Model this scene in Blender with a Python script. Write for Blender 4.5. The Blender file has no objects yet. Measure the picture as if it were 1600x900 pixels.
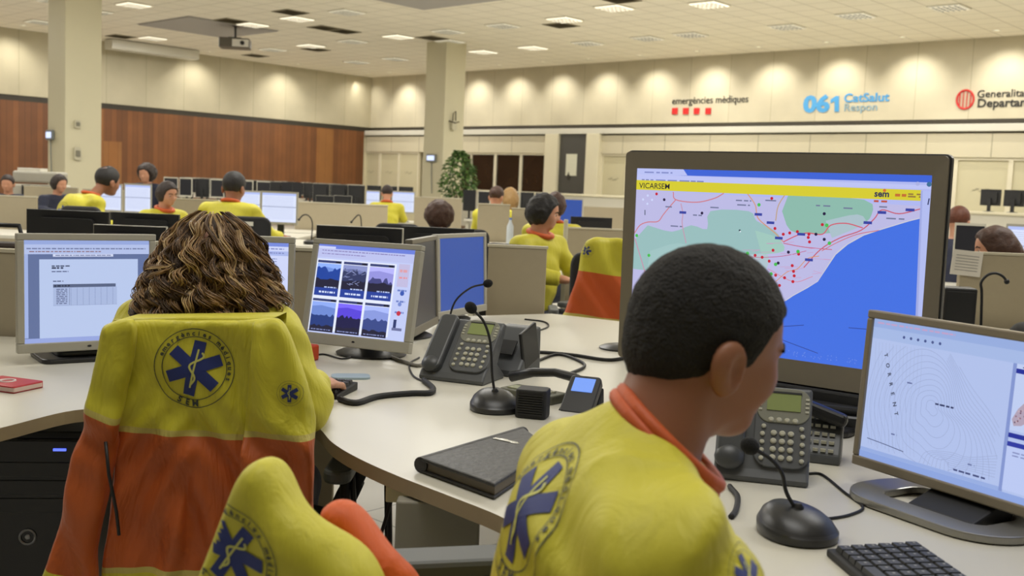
import bpy, bmesh, math, random
import numpy as np
from mathutils import Matrix, Vector
from mathutils.bvhtree import BVHTree
random.seed(7)
rng = np.random.default_rng(5)
SC = bpy.context.scene
COL = SC.collection
PI = math.pi

# ------------------------------------------------------------ camera, world, exposure
F = 1640.0
TH, RHO = math.radians(5.33), math.radians(2.43)
_u0 = Vector((0, math.sin(TH), math.cos(TH)))
_f = Vector((0, math.cos(TH), -math.sin(TH)))
_r = math.cos(RHO) * Vector((1, 0, 0)) + math.sin(RHO) * _u0
_u = -math.sin(RHO) * Vector((1, 0, 0)) + math.cos(RHO) * _u0
EYE = Vector((0, 0, 1.3))
cam_d = bpy.data.cameras.new('camera')
cam = bpy.data.objects.new('camera', cam_d)
COL.objects.link(cam)
M = Matrix((( _r.x, _u.x, -_f.x, 0), (_r.y, _u.y, -_f.y, 0), (_r.z, _u.z, -_f.z, 1.3), (0, 0, 0, 1)))
cam.matrix_world = M
cam_d.sensor_width = 36
cam_d.lens = 36 * F / 1600
cam_d.clip_start = .05
cam_d.clip_end = 200
cam_d.dof.use_dof = True
cam_d.dof.focus_distance = 2.7
cam_d.dof.aperture_fstop = 6.3
SC.camera = cam
W = bpy.data.worlds.new('world')
SC.world = W
W.use_nodes = True
W.node_tree.nodes['Background'].inputs[0].default_value = (1.0, .985, .95, 1)
W.node_tree.nodes['Background'].inputs[1].default_value = .12
SC.view_settings.view_transform = 'Standard'
SC.view_settings.look = 'None'
SC.view_settings.exposure = 0.0
SC.view_settings.gamma = 1
SC.view_settings.use_curve_mapping = False
SC.cycles.max_bounces = 6
SC.cycles.diffuse_bounces = 4
SC.cycles.caustics_reflective = False
SC.cycles.caustics_refractive = False

def ray(px, py):
    return (_f + _r * ((px - 800) / F) - _u * ((py - 450) / F))
def at(px, py, Y):
    d = ray(px, py); return EYE + d * (Y / d.y)
def atz(px, py, z=.74):
    d = ray(px, py); return EYE + d * ((z - 1.3) / d.z)
def atplane(px, py, p0, n):
    d = ray(px, py); return EYE + d * ((Vector(p0) - EYE).dot(n) / d.dot(n))

# room frame: origin at the far corner, +x along the right wall, interior at -y
RA = math.atan2(-.6807, .7325)
RM = Matrix.Translation((-5.17, 37, 0)) @ Matrix.Rotation(RA, 4, 'Z')
RI = RM.inverted()
CEIL = 4.97
def room(x, y, z): return RM @ Vector((x, y, z))

# lights: area lamps right under the ceiling fixtures, spots washing the upper walls
def area(x, y, size, power, col=(1, .985, .945)):
    l = bpy.data.lights.new('ceiling_lamp', 'AREA'); l.shape = 'SQUARE'; l.size = size; l.energy = power; l.color = col
    o = bpy.data.objects.new('ceiling_lamp', l); COL.objects.link(o)
    o.location = room(x, y, CEIL - .06)
for gx in (3.5, 14, 20.5, 28.0):
    for gy in (-3.5, -9.7, -16.5, -22.5):
        area(gx, gy, 2.4, 200 if gy > -20 or gx < 25 else 95)
def wash(p, target, power, angle=80, col=(1, .955, .85)):
    l = bpy.data.lights.new('wall_washer', 'SPOT'); l.energy = power; l.spot_size = math.radians(angle); l.spot_blend = .9
    l.color = col; l.shadow_soft_size = .04
    o = bpy.data.objects.new('wall_washer', l); COL.objects.link(o)
    o.location = p
    o.rotation_euler = (Vector(target) - Vector(p)).to_track_quat('-Z', 'Y').to_euler()

# ------------------------------------------------------------ materials
def lin(c):
    return tuple(((v / 255) / 12.92 if v / 255 <= .04045 else ((v / 255 + .055) / 1.055) ** 2.4) for v in c)
_mats = {}
def mat(name, rgb, rough=.6, metal=0., var=.06, scale=14., bump=0., emit=0., spec=.5, coat=0.):
    """procedural Principled material, colour given in sRGB 0-255, with a little noise in colour and surface"""
    if name in _mats: return _mats[name]
    m = bpy.data.materials.new(name); m.use_nodes = True
    nt = m.node_tree; b = nt.nodes['Principled BSDF']
    c = lin(rgb)
    b.inputs['Roughness'].default_value = rough
    b.inputs['Metallic'].default_value = metal
    b.inputs['Specular IOR Level'].default_value = spec
    b.inputs['Coat Weight'].default_value = coat
    if emit:
        b.inputs['Base Color'].default_value = (.01, .01, .012, 1)
        b.inputs['Emission Color'].default_value = (*c, 1)
        b.inputs['Emission Strength'].default_value = emit
        b.inputs['Roughness'].default_value = .35
    else:
        tc = nt.nodes.new('ShaderNodeTexCoord'); nz = nt.nodes.new('ShaderNodeTexNoise')
        nz.inputs['Scale'].default_value = scale; nz.inputs['Detail'].default_value = 3
        nt.links.new(tc.outputs['Object'], nz.inputs['Vector'])
        mx = nt.nodes.new('ShaderNodeMix'); mx.data_type = 'RGBA'
        mx.inputs[6].default_value = (*[max(0, v * (1 - var)) for v in c], 1)
        mx.inputs[7].default_value = (*[min(1, v * (1 + var)) for v in c], 1)
        nt.links.new(nz.outputs['Fac'], mx.inputs[0]); nt.links.new(mx.outputs[2], b.inputs['Base Color'])
        if bump:
            bp = nt.nodes.new('ShaderNodeBump'); bp.inputs['Strength'].default_value = bump; bp.inputs['Distance'].default_value = .01
            nt.links.new(nz.outputs['Fac'], bp.inputs['Height']); nt.links.new(bp.outputs[0], b.inputs['Normal'])
    _mats[name] = m
    return m
def glow(rgb, s=1.0):
    return mat('screen_%02x%02x%02x' % tuple(int(v) for v in rgb), rgb, emit=s)
def banded(name, bands, origin, normal, rough=.55, bump=.25, scale=9., wr=1.0):
    """cloth in plain bands; bands = [(distance, rgb), ...] measured along normal from origin in object space"""
    m = bpy.data.materials.new(name); m.use_nodes = True
    nt = m.node_tree; b = nt.nodes['Principled BSDF']; b.inputs['Roughness'].default_value = rough
    b.inputs['Sheen Weight'].default_value = .04
    tc = nt.nodes.new('ShaderNodeTexCoord')
    sb = nt.nodes.new('ShaderNodeVectorMath'); sb.operation = 'SUBTRACT'; sb.inputs[1].default_value = origin
    dt = nt.nodes.new('ShaderNodeVectorMath'); dt.operation = 'DOT_PRODUCT'; dt.inputs[1].default_value = Vector(normal).normalized()
    nt.links.new(tc.outputs['Object'], sb.inputs[0]); nt.links.new(sb.outputs[0], dt.inputs[0])
    mr = nt.nodes.new('ShaderNodeMapRange'); mr.inputs[1].default_value = -1.5; mr.inputs[2].default_value = 1.5
    nt.links.new(dt.outputs['Value'], mr.inputs[0])
    cr = nt.nodes.new('ShaderNodeValToRGB'); cr.color_ramp.interpolation = 'CONSTANT'
    el = cr.color_ramp.elements
    while len(el) > 1: el.remove(el[-1])
    for i, (d, c) in enumerate(bands):
        pos = (d + 1.5) / 3
        e = el[0] if i == 0 else el.new(pos)
        e.position = 0 if i == 0 else pos
        e.color = (*lin(c), 1)
    nt.links.new(mr.outputs[0], cr.inputs[0]); nt.links.new(cr.outputs[0], b.inputs['Base Color'])
    add_wrinkle(nt, b, tc, bump, scale, wr)
    return m
def add_wrinkle(nt, b, tc, bump, scale, wr=1.0):
    nz = nt.nodes.new('ShaderNodeTexNoise'); nz.inputs['Scale'].default_value = scale; nz.inputs['Detail'].default_value = 4
    nz.inputs['Distortion'].default_value = 1.2
    mp = nt.nodes.new('ShaderNodeMapping'); mp.inputs['Scale'].default_value = (1.6, 1.6, .55)
    nt.links.new(tc.outputs['Object'], mp.inputs[0]); nt.links.new(mp.outputs[0], nz.inputs['Vector'])
    bp = nt.nodes.new('ShaderNodeBump'); bp.inputs['Strength'].default_value = bump; bp.inputs['Distance'].default_value = .03 * wr
    nt.links.new(nz.outputs['Fac'], bp.inputs['Height'])
    n2 = nt.nodes.new('ShaderNodeTexNoise'); n2.inputs['Scale'].default_value = 300
    nt.links.new(tc.outputs['Object'], n2.inputs['Vector'])
    b2 = nt.nodes.new('ShaderNodeBump'); b2.inputs['Strength'].default_value = .12; b2.inputs['Distance'].default_value = .002
    nt.links.new(n2.outputs['Fac'], b2.inputs['Height']); nt.links.new(bp.outputs[0], b2.inputs['Normal'])
    nt.links.new(b2.outputs[0], b.inputs['Normal'])
def cloth(name, rgb, rough=.6, bump=.3, scale=8.):
    if name in _mats: return _mats[name]
    m = bpy.data.materials.new(name); m.use_nodes = True
    nt = m.node_tree; b = nt.nodes['Principled BSDF']; b.inputs['Roughness'].default_value = rough
    b.inputs['Base Color'].default_value = (*lin(rgb), 1); b.inputs['Sheen Weight'].default_value = .04
    tc = nt.nodes.new('ShaderNodeTexCoord'); add_wrinkle(nt, b, tc, bump, scale)
    _mats[name] = m
    return m

# ------------------------------------------------------------ objects
WM = {}     # world matrix of every object made so far
def link(o, parent, mw):
    COL.objects.link(o); WM[o] = mw
    if parent is not None:
        o.parent = parent
        o.matrix_basis = WM[parent].inverted() @ mw
    else: o.matrix_basis = mw
def tag(o, label=None, cat=None, group=None, kind=None):
    if label: o['label'] = label
    if cat: o['category'] = cat
    if group: o['group'] = group
    if kind: o['kind'] = kind
    return o
def empty(name, loc=(0, 0, 0), rz=0., label=None, cat=None, group=None, rx=0.):
    o = bpy.data.objects.new(name, None); o.empty_display_size = .05
    link(o, None, Matrix.Translation(loc) @ Matrix.Rotation(rz, 4, 'Z') @ Matrix.Rotation(rx, 4, 'X'))
    return tag(o, label, cat, group)
def copy_tree(o, mw=None, parent=None, loc=None, rz=None, label=None):
    c = o.copy(); COL.objects.link(c)
    if parent is None:
        m = mw if mw is not None else Matrix.Translation(loc) @ Matrix.Rotation(rz or 0, 4, 'Z')
        c.parent = None; c.matrix_basis = m; WM[c] = m
        if label: c['label'] = label
    else:
        c.parent = parent; c.matrix_basis = o.matrix_basis.copy(); WM[c] = WM[parent] @ c.matrix_basis
    for ch in [q for q in list(WM) if q.parent == o]:
        copy_tree(ch, parent=c)
    return c

class MB:
    def __init__(s): s.v = []; s.f = []; s.m = []; s.T = None
    def _add(s, vs, fs, mi=0):
        n = len(s.v)
        if s.T is not None: vs = [s.T @ Vector(p) for p in vs]
        s.v += [tuple(p) for p in vs]; s.f += [tuple(i + n for i in f) for f in fs]
        s.m += ([mi] * len(fs)) if isinstance(mi, int) else list(mi)
        return s
    def box(s, c, d, mi=0, R=None):
        x, y, z = d[0] / 2, d[1] / 2, d[2] / 2
        vs = [Vector(((i & 1) * 2 - 1) * a for i, a in ()) for _ in ()]
        vs = [Vector((sx * x, sy * y, sz * z)) for sx in (-1, 1) for sy in (-1, 1) for sz in (-1, 1)]
        if R is not None: vs = [R @ p for p in vs]
        vs = [p + Vector(c) for p in vs]
        return s._add(vs, [(0, 1, 3, 2), (4, 6, 7, 5), (0, 4, 5, 1), (2, 3, 7, 6), (0, 2, 6, 4), (1, 5, 7, 3)], mi)
    def box2(s, a, b, mi=0):
        return s.box([(p + q) / 2 for p, q in zip(a, b)], [abs(q - p) for p, q in zip(a, b)], mi)
    def prism(s, pts, z0, z1, mi=0, fn=None, mside=None, cap=True):
        """extrude a 2-D polygon from z0 to z1; fn maps (x,y,z) to a point"""
        n = len(pts); fn = fn or (lambda x, y, z: (x, y, z))
        vs = [fn(x, y, z0) for x, y in pts] + [fn(x, y, z1) for x, y in pts]
        fs = [(i, (i + 1) % n, n + (i + 1) % n, n + i) for i in range(n)]
        ms = [mside if mside is not None else mi] * n
        if cap: fs += [tuple(range(n - 1, -1, -1)), tuple(range(n, 2 * n))]; ms += [mi, mi]
        return s._add(vs, fs, ms)
    def poly(s, pts, mi=0): return s._add(pts, [tuple(range(len(pts)))], mi)
    def tube(s, pts, r, n=8, mi=0, cap=True, flat=1.0):
        pts = [Vector(p) for p in pts]; k = len(pts); rs = r if hasattr(r, '__len__') else [r] * k
        vs = []; t0 = (pts[1] - pts[0]).normalized()
        a = t0.orthogonal().normalized()
        for i, p in enumerate(pts):
            t = (pts[min(i + 1, k - 1)] - pts[max(i - 1, 0)]).normalized()
            a = (a - t * a.dot(t)); a = a.normalized() if a.length > 1e-6 else t.orthogonal().normalized()
            b = t.cross(a)
            for j in range(n):
                an = 2 * PI * j / n
                vs.append(p + (a * math.cos(an) + b * math.sin(an) * flat) * rs[i])
        fs = [(i * n + j, i * n + (j + 1) % n, (i + 1) * n + (j + 1) % n, (i + 1) * n + j) for i in range(k - 1) for j in range(n)]
        if cap: fs += [tuple(range(n - 1, -1, -1)), tuple(range((k - 1) * n, k * n))]
        return s._add(vs, fs, mi)
    def cyl(s, a, b, r, r2=None, n=16, mi=0): return s.tube([a, b], [r, r if r2 is None else r2], n, mi)
    def lathe(s, prof, c=(0, 0, 0), n=28, mi=0, sx=1, sy=1, R=None, fn=None):
        vs = []; fs = []; k = len(prof)
        for r, z in prof:
            for j in range(n):
                an = 2 * PI * j / n; p = Vector((r * math.cos(an) * sx, r * math.sin(an) * sy, z))
                if fn: p = Vector(fn(p))
                if R is not None: p = R @ p
                vs.append(p + Vector(c))
        fs = [(i * n + j, i * n + (j + 1) % n, (i + 1) * n + (j + 1) % n, (i + 1) * n + j) for i in range(k - 1) for j in range(n)]
        fs += [tuple(range(n - 1, -1, -1)), tuple(range((k - 1) * n, k * n))]
        return s._add(vs, fs, mi)
    def ball(s, c, r, n=14, mi=0, R=None):
        r = r if hasattr(r, '__len__') else (r, r, r)
        prof = [(math.sin(PI * i / n), -math.cos(PI * i / n)) for i in range(n + 1)]
        prof[0] = (.001, -1); prof[-1] = (.001, 1)
        S = Matrix.Diagonal((r[0], r[1], r[2])); S = (R @ S) if R is not None else S
        return s.lathe(prof, c, n + 4, mi, R=S)
    def mesh(s, vs, fs, mi=0): return s._add(vs, fs, mi)
    def build(s, name, mats, parent=None, world=False, smooth=None, bevel=0., mw=None, seg=2):
        me = bpy.data.meshes.new(name)
        base = mw if mw is not None else (WM[parent] if parent is not None else Matrix())
        vs = s.v
        if world:
            inv = base.inverted(); vs = [inv @ Vector(p) for p in vs]
        me.from_pydata([tuple(p) for p in vs], [], s.f)
        for m in (mats if isinstance(mats, (list, tuple)) else [mats]): me.materials.append(m)
        if any(s.m): me.polygons.foreach_set('material_index', s.m)
        bm = bmesh.new(); bm.from_mesh(me); bmesh.ops.recalc_face_normals(bm, faces=bm.faces[:]); bm.to_mesh(me); bm.free()
        if smooth is True: me.polygons.foreach_set('use_smooth', [True] * len(me.polygons))
        elif smooth: me.polygons.foreach_set('use_smooth', [True] * len(me.polygons)); me.set_sharp_from_angle(angle=math.radians(smooth))
        me.update()
        o = bpy.data.objects.new(name, me); link(o, parent, base)
        if bevel:
            b = o.modifiers.new('bevel', 'BEVEL'); b.width = bevel; b.segments = seg; b.limit_method = 'ANGLE'; b.angle_limit = math.radians(40)
        return o
def struct(o): o['kind'] = 'structure'; return o
def rrect(w, h, r, n=5, cx=0, cy=0):
    out = []
    for sx, sy, a0 in ((1, 1, 0), (-1, 1, 90), (-1, -1, 180), (1, -1, 270)):
        for i in range(n + 1):
            a = math.radians(a0 + 90 * i / n)
            out.append((cx + sx * (w / 2 - r) + r * math.cos(a), cy + sy * (h / 2 - r) + r * math.sin(a)))
    return out
def spline(pts, n=8):
    """Catmull-Rom through 2-D or 3-D points"""
    P = [Vector(p) for p in pts]; out = []
    P = [P[0] * 2 - P[1]] + P + [P[-1] * 2 - P[-2]]
    for i in range(1, len(P) - 2):
        for k in range(n):
            t = k / n
            out.append(.5 * ((2 * P[i]) + (P[i + 1] - P[i - 1]) * t + (2 * P[i - 1] - 5 * P[i] + 4 * P[i + 1] - P[i + 2]) * t * t
                             + (3 * P[i] - P[i - 1] - 3 * P[i + 1] + P[i + 2]) * t ** 3))
    out.append(P[-2])
    return out
_txt = {}
def text_mesh(st, bold=.0):
    """(verts, faces, width) of a line of lettering, cap height about .7"""
    k = (st, bold)
    if k not in _txt:
        c = bpy.data.curves.new('t', 'FONT'); c.body = st; c.offset = bold; c.resolution_u = 3
        o = bpy.data.objects.new('t', c); COL.objects.link(o)
        dg = bpy.context.evaluated_depsgraph_get(); me = bpy.data.meshes.new_from_object(o.evaluated_get(dg))
        vs = [(v.co.x, v.co.y) for v in me.vertices]; fs = [tuple(p.vertices) for p in me.polygons]
        bpy.data.objects.remove(o); bpy.data.meshes.remove(me); bpy.data.curves.remove(c)
        w = max([v[0] for v in vs] + [.3])
        _txt[k] = (vs, fs, w)
    return _txt[k]

# ------------------------------------------------------------ implicit surfaces
def smin(a, b, k):
    h = np.clip(.5 + .5 * (b - a) / k, 0, 1)
    return b * (1 - h) + a * h - k * h * (1 - h)
def smax(a, b, k): return -smin(-a, -b, k)
def ell(P, c, r, R=None):
    q = P - np.array(c)
    if R is not None: q = q @ np.array(R)          # R columns = local axes
    r = np.array(r); k0 = np.linalg.norm(q / r, axis=-1); k1 = np.linalg.norm(q / (r * r), axis=-1) + 1e-9
    return k0 * (k0 - 1) / k1
def cap(P, a, b, ra, rb=None, flat=None):
    rb = ra if rb is None else rb
    a = np.array(a); b = np.array(b); ba = b - a; pa = P - a
    h = np.clip((pa @ ba) / (ba @ ba), 0, 1)
    return np.linalg.norm(pa - h[..., None] * ba, axis=-1) - (ra + (rb - ra) * h)
def surf(f, lo, hi, h):
    """naive surface nets of f(P) < 0"""
    lo = np.array(lo, float); hi = np.array(hi, float); n = np.ceil((hi - lo) / h).astype(int) + 1
    V = np.empty(n, np.float32)
    ys = lo[1] + np.arange(n[1]) * h; zs = lo[2] + np.arange(n[2]) * h
    step = max(1, int(400000 / (n[1] * n[2])))
    for i in range(0, n[0], step):
        xs = lo[0] + np.arange(i, min(i + step, n[0])) * h
        G = np.stack(np.meshgrid(xs, ys, zs, indexing='ij'), -1)
        V[i:i + len(xs)] = f(G)
    V[V == 0] = 1e-9
    V[0] = np.abs(V[0]) + 1e-5; V[-1] = np.abs(V[-1]) + 1e-5; V[:, 0] = np.abs(V[:, 0]) + 1e-5; V[:, -1] = np.abs(V[:, -1]) + 1e-5
    V[:, :, 0] = np.abs(V[:, :, 0]) + 1e-5; V[:, :, -1] = np.abs(V[:, :, -1]) + 1e-5
    S = V < 0
    c8 = [(i, j, k) for i in (0, 1) for j in (0, 1) for k in (0, 1)]
    m = n - 1
    cnt = sum(S[i:i + m[0], j:j + m[1], k:k + m[2]].astype(np.int8) for i, j, k in c8)
    act = np.argwhere((cnt > 0) & (cnt < 8))
    idx = -np.ones(m, np.int64); idx[tuple(act.T)] = np.arange(len(act))
    acc = np.zeros((len(act), 3)); num = np.zeros(len(act))
    for a in c8:
        for ax in range(3):
            if a[ax]: continue
            b = list(a); b[ax] = 1
            va = V[tuple((act + a).T)]; vb = V[tuple((act + b).T)]
            x = (va < 0) != (vb < 0); t = np.where(x, va / np.where(x, va - vb, 1), 0)
            p = np.tile(np.array(a, float), (len(act), 1)); p[:, ax] += t
            acc += p * x[:, None]; num += x
    vs = lo + (act + acc / num[:, None]) * h
    fs = []
    for ax in range(3):
        o1, o2 = [(1, 2), (0, 2), (0, 1)][ax]
        sl = [slice(1, -1)] * 3; sl[ax] = slice(0, -1)
        A = S[tuple(sl)]; s2 = list(sl); s2[ax] = slice(1, None); B = S[tuple(s2)]
        e = np.argwhere(A != B); off = np.array([1, 1, 1]); off[ax] = 0; e = e + off
        d1 = np.zeros(3, int); d1[o1] = 1; d2 = np.zeros(3, int); d2[o2] = 1
        q = np.stack([idx[tuple((e - d1 - d2).T)], idx[tuple((e - d2).T)], idx[tuple(e.T)], idx[tuple((e - d1).T)]], 1)
        fs.append(q)
    fs = np.concatenate(fs); fs = fs[(fs >= 0).all(1)]
    return vs, fs
def relax(vs, fs, it=1, k=.5):
    for _ in range(it):
        s = np.zeros_like(vs); c = np.zeros(len(vs))
        for i in range(4):
            a = fs[:, i]; b = fs[:, (i + 1) % 4]
            np.add.at(s, a, vs[b]); np.add.at(s, b, vs[a]); np.add.at(c, a, 1); np.add.at(c, b, 1)
        c[c == 0] = 1
        vs = vs * (1 - k) + k * s / c[:, None]
    return vs
def blob(name, f, lo, hi, h, mats, parent, world=True, it=1, extra=None):
    vs, fs = surf(f, lo, hi, h); vs = relax(vs, fs, it)
    b = MB(); b.v = [tuple(v) for v in vs]; b.f = [tuple(int(i) for i in q) for q in fs]; b.m = [0] * len(b.f)
    if extra:
        for g, l2, h2, hh in extra:
            v2, f2 = surf(g, l2, h2, hh); v2 = relax(v2, f2, 1)
            b._add([tuple(v) for v in v2], [tuple(int(i) for i in q) for q in f2])
    o = b.build(name, mats, parent, world=world, smooth=True)
    o['_n'] = 0; del o['_n']
    o_bvh[o] = (b.v, b.f)
    return o
o_bvh = {}
def sn(P, f, ph=0.):
    """cheap smooth 3-D wave noise"""
    x, y, z = P[..., 0] * f, P[..., 1] * f, P[..., 2] * f
    return (np.sin(x + 1.7 * np.sin(y * .9 + ph) + ph) + np.sin(y * 1.3 + 1.4 * np.sin(z * 1.1 + ph * 2)) + np.sin(z * 1.1 + 1.6 * np.sin(x * 1.2 + 3 * ph))) / 3
def polysdf(X, Z, poly):
    """signed distance to a closed 2-D polygon"""
    d = np.full(X.shape, 1e9); s = np.zeros(X.shape, bool); n = len(poly)
    for i in range(n):
        ax, az = poly[i]; bx, bz = poly[(i + 1) % n]; ex, ez = bx - ax, bz - az
        wx, wz = X - ax, Z - az; t = np.clip((wx * ex + wz * ez) / (ex * ex + ez * ez + 1e-12), 0, 1)
        d = np.minimum(d, (wx - ex * t) ** 2 + (wz - ez * t) ** 2)
        c = ((az <= Z) & (bz > Z)) | ((bz <= Z) & (az > Z))
        xi = ax + (Z - az) * ex / (ez if abs(ez) > 1e-9 else 1e-9)
        s ^= c & (X < xi)
    d = np.sqrt(d); return np.where(s, -d, d)
def puffy(name, px, p0, yaw, th, mats, parent, h=.006, r=.015, fold=None, tilt=0., it=2, n=5):
    """a cloth piece: outline (picture points carried to a plane at its true distance) with rounded thickness and folds"""
    Rz = Matrix.Rotation(yaw, 3, 'Z') @ Matrix.Rotation(tilt, 3, 'X')
    U, N, V = Rz @ Vector((1, 0, 0)), Rz @ Vector((0, -1, 0)), Rz @ Vector((0, 0, 1)); p0 = Vector(p0)
    loc = []
    for x, y in px:
        q = atplane(x, y, p0, N) - p0; loc.append((q.dot(U), q.dot(V)))
    loc = [(p[0], p[1]) for p in spline([(a, b, 0) for a, b in loc + [loc[0]]], n)[:-1]]
    xs = [a for a, b in loc]; zs = [b for a, b in loc]
    def f(P):
        X, Y, Z = P[..., 0], P[..., 1], P[..., 2]
        d2 = polysdf(X, Z, loc)
        y0 = fold(X, Z) if fold else 0
        a = np.maximum(d2 + r, 0); b = np.maximum(np.abs(Y - y0) - th + r, 0)
        return np.minimum(np.maximum(d2 + r, np.abs(Y - y0) - th + r), 0) + np.sqrt(a * a + b * b) - r
    m = th + .05
    vs, fs = surf(f, (min(xs) - .03, -m, min(zs) - .03), (max(xs) + .03, m, max(zs) + .03), h); vs = relax(vs, fs, it)
    Mw = Matrix((( U.x, -N.x, V.x, p0.x), (U.y, -N.y, V.y, p0.y), (U.z, -N.z, V.z, p0.z), (0, 0, 0, 1)))
    b = MB(); b.v = [tuple(Mw @ Vector(v)) for v in vs]; b.f = [tuple(int(i) for i in q) for q in fs]; b.m = [0] * len(b.f)
    o = b.build(name, mats, parent, world=True, smooth=True)
    o_bvh[o] = (b.v, b.f)
    return o

# ------------------------------------------------------------ flat marks laid on curved things
def star_shape(b, arms_mi=0, rod_mi=1, R0=.70, w=.30, detail=6):
    """six-armed star with a rod and snake; 2-D, unit circle"""
    for k in range(3):
        a = PI / 3 * k; c, s = math.cos(a), math.sin(a)
        nx, ny = 3, detail * 2
        vs = [((-w / 2 + w * i / nx) * c - (-R0 + 2 * R0 * j / ny) * s, (-w / 2 + w * i / nx) * s + (-R0 + 2 * R0 * j / ny) * c, k * .0002) for j in range(ny + 1) for i in range(nx + 1)]
        fs = [(j * (nx + 1) + i, j * (nx + 1) + i + 1, (j + 1) * (nx + 1) + i + 1, (j + 1) * (nx + 1) + i) for j in range(ny) for i in range(nx)]
        b._add(vs, fs, arms_mi)
    def strip(pts, wd, mi, z):
        vs = []; n = len(pts)
        for i, (x, y) in enumerate(pts):
            x0, y0 = pts[max(i - 1, 0)]; x1, y1 = pts[min(i + 1, n - 1)]; l = math.hypot(x1 - x0, y1 - y0) or 1
            nx_, ny_ = -(y1 - y0) / l * wd / 2, (x1 - x0) / l * wd / 2
            vs += [(x + nx_, y + ny_, z), (x - nx_, y - ny_, z)]
        b._add(vs, [(2 * i, 2 * i + 1, 2 * i + 3, 2 * i + 2) for i in range(n - 1)], mi)
    strip([(0, -.5 + t * .09) for t in range(12)], .045, rod_mi, .0010)
    strip([(math.sin(t * .42) * (.05 + .006 * t), -.42 + t * .04) for t in range(22)], .05, rod_mi, .0012)
    return strip
def emblem_shape(words=True, detail=6):
    b = MB(); strip = star_shape(b, 0, 1, detail=detail)
    for rr, wd in ((1.0, .02), (.80, .02)):
        n = 48; strip([(rr * math.cos(2 * PI * i / n), rr * math.sin(2 * PI * i / n)) for i in range(n + 1)], wd, 2, .0006)
    if words:
        def arc(st, a0, a1, r, size, top=True):
            for i, ch in enumerate(st):
                if ch == ' ': continue
                a = math.radians(a0 + (a1 - a0) * i / (len(st) - 1)); vs, fs, w = text_mesh(ch, .03)
                ca, sa = math.cos(a), math.sin(a)
                for_v = []
                for x, y in vs:
                    x = (x - w / 2) * size; y = (y - .25) * size
                    if top: for_v.append((r * ca + x * sa + y * ca, r * sa - x * ca + y * sa, .0006))
                    else: for_v.append((r * ca - x * sa - y * ca, r * sa + x * ca - y * sa, .0006))
                b._add(for_v, fs, 2)
        arc('emergències mèdiques', 168, -6, .875, .17)
        arc('SEM', 256, 284, .905, .22, False)
    return b
BLUE = mat('emblem_blue', (36, 50, 116), .6)
RODC = mat('emblem_thread', (205, 205, 110), .6)
INK = mat('emblem_ink', (50, 58, 60), .6)
def decal(shape, name, target, c, U, V, size, mats, off=.0012, reach=.25):
    """lay a flat mark on a curved surface: every point dropped along the mark's own normal"""
    tv, tf = o_bvh[target]; bvh = BVHTree.FromPolygons([tuple(p) for p in tv], tf)
    U = Vector(U).normalized(); N = U.cross(Vector(V)).normalized(); V = N.cross(U).normalized(); c = Vector(c)
    out = MB(); keep = {}; vs = []
    for i, (x, y, z) in enumerate(shape.v):
        p = c + U * (x * size) + V * (y * size)
        h, n, _, d = bvh.ray_cast(p + N * reach, -N, reach * 2)
        if h is not None and n is not None and abs(n.dot(N)) > .12:
            if n.dot(N) < 0: n = -n
            keep[i] = len(vs); vs.append(h + n * (off + z * 1.0))
    fs = []; ms = []
    for f, m in zip(shape.f, shape.m):
        if all(i in keep for i in f):
            q = [vs[keep[i]] for i in f]
            if max((q[i] - q[i - 1]).length for i in range(len(q))) < size * .5: fs.append(tuple(keep[i] for i in f)); ms.append(m)
    out.v = [tuple(v) for v in vs]; out.f = fs; out.m = ms
    return out.build(name, mats, target, world=True)
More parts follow.
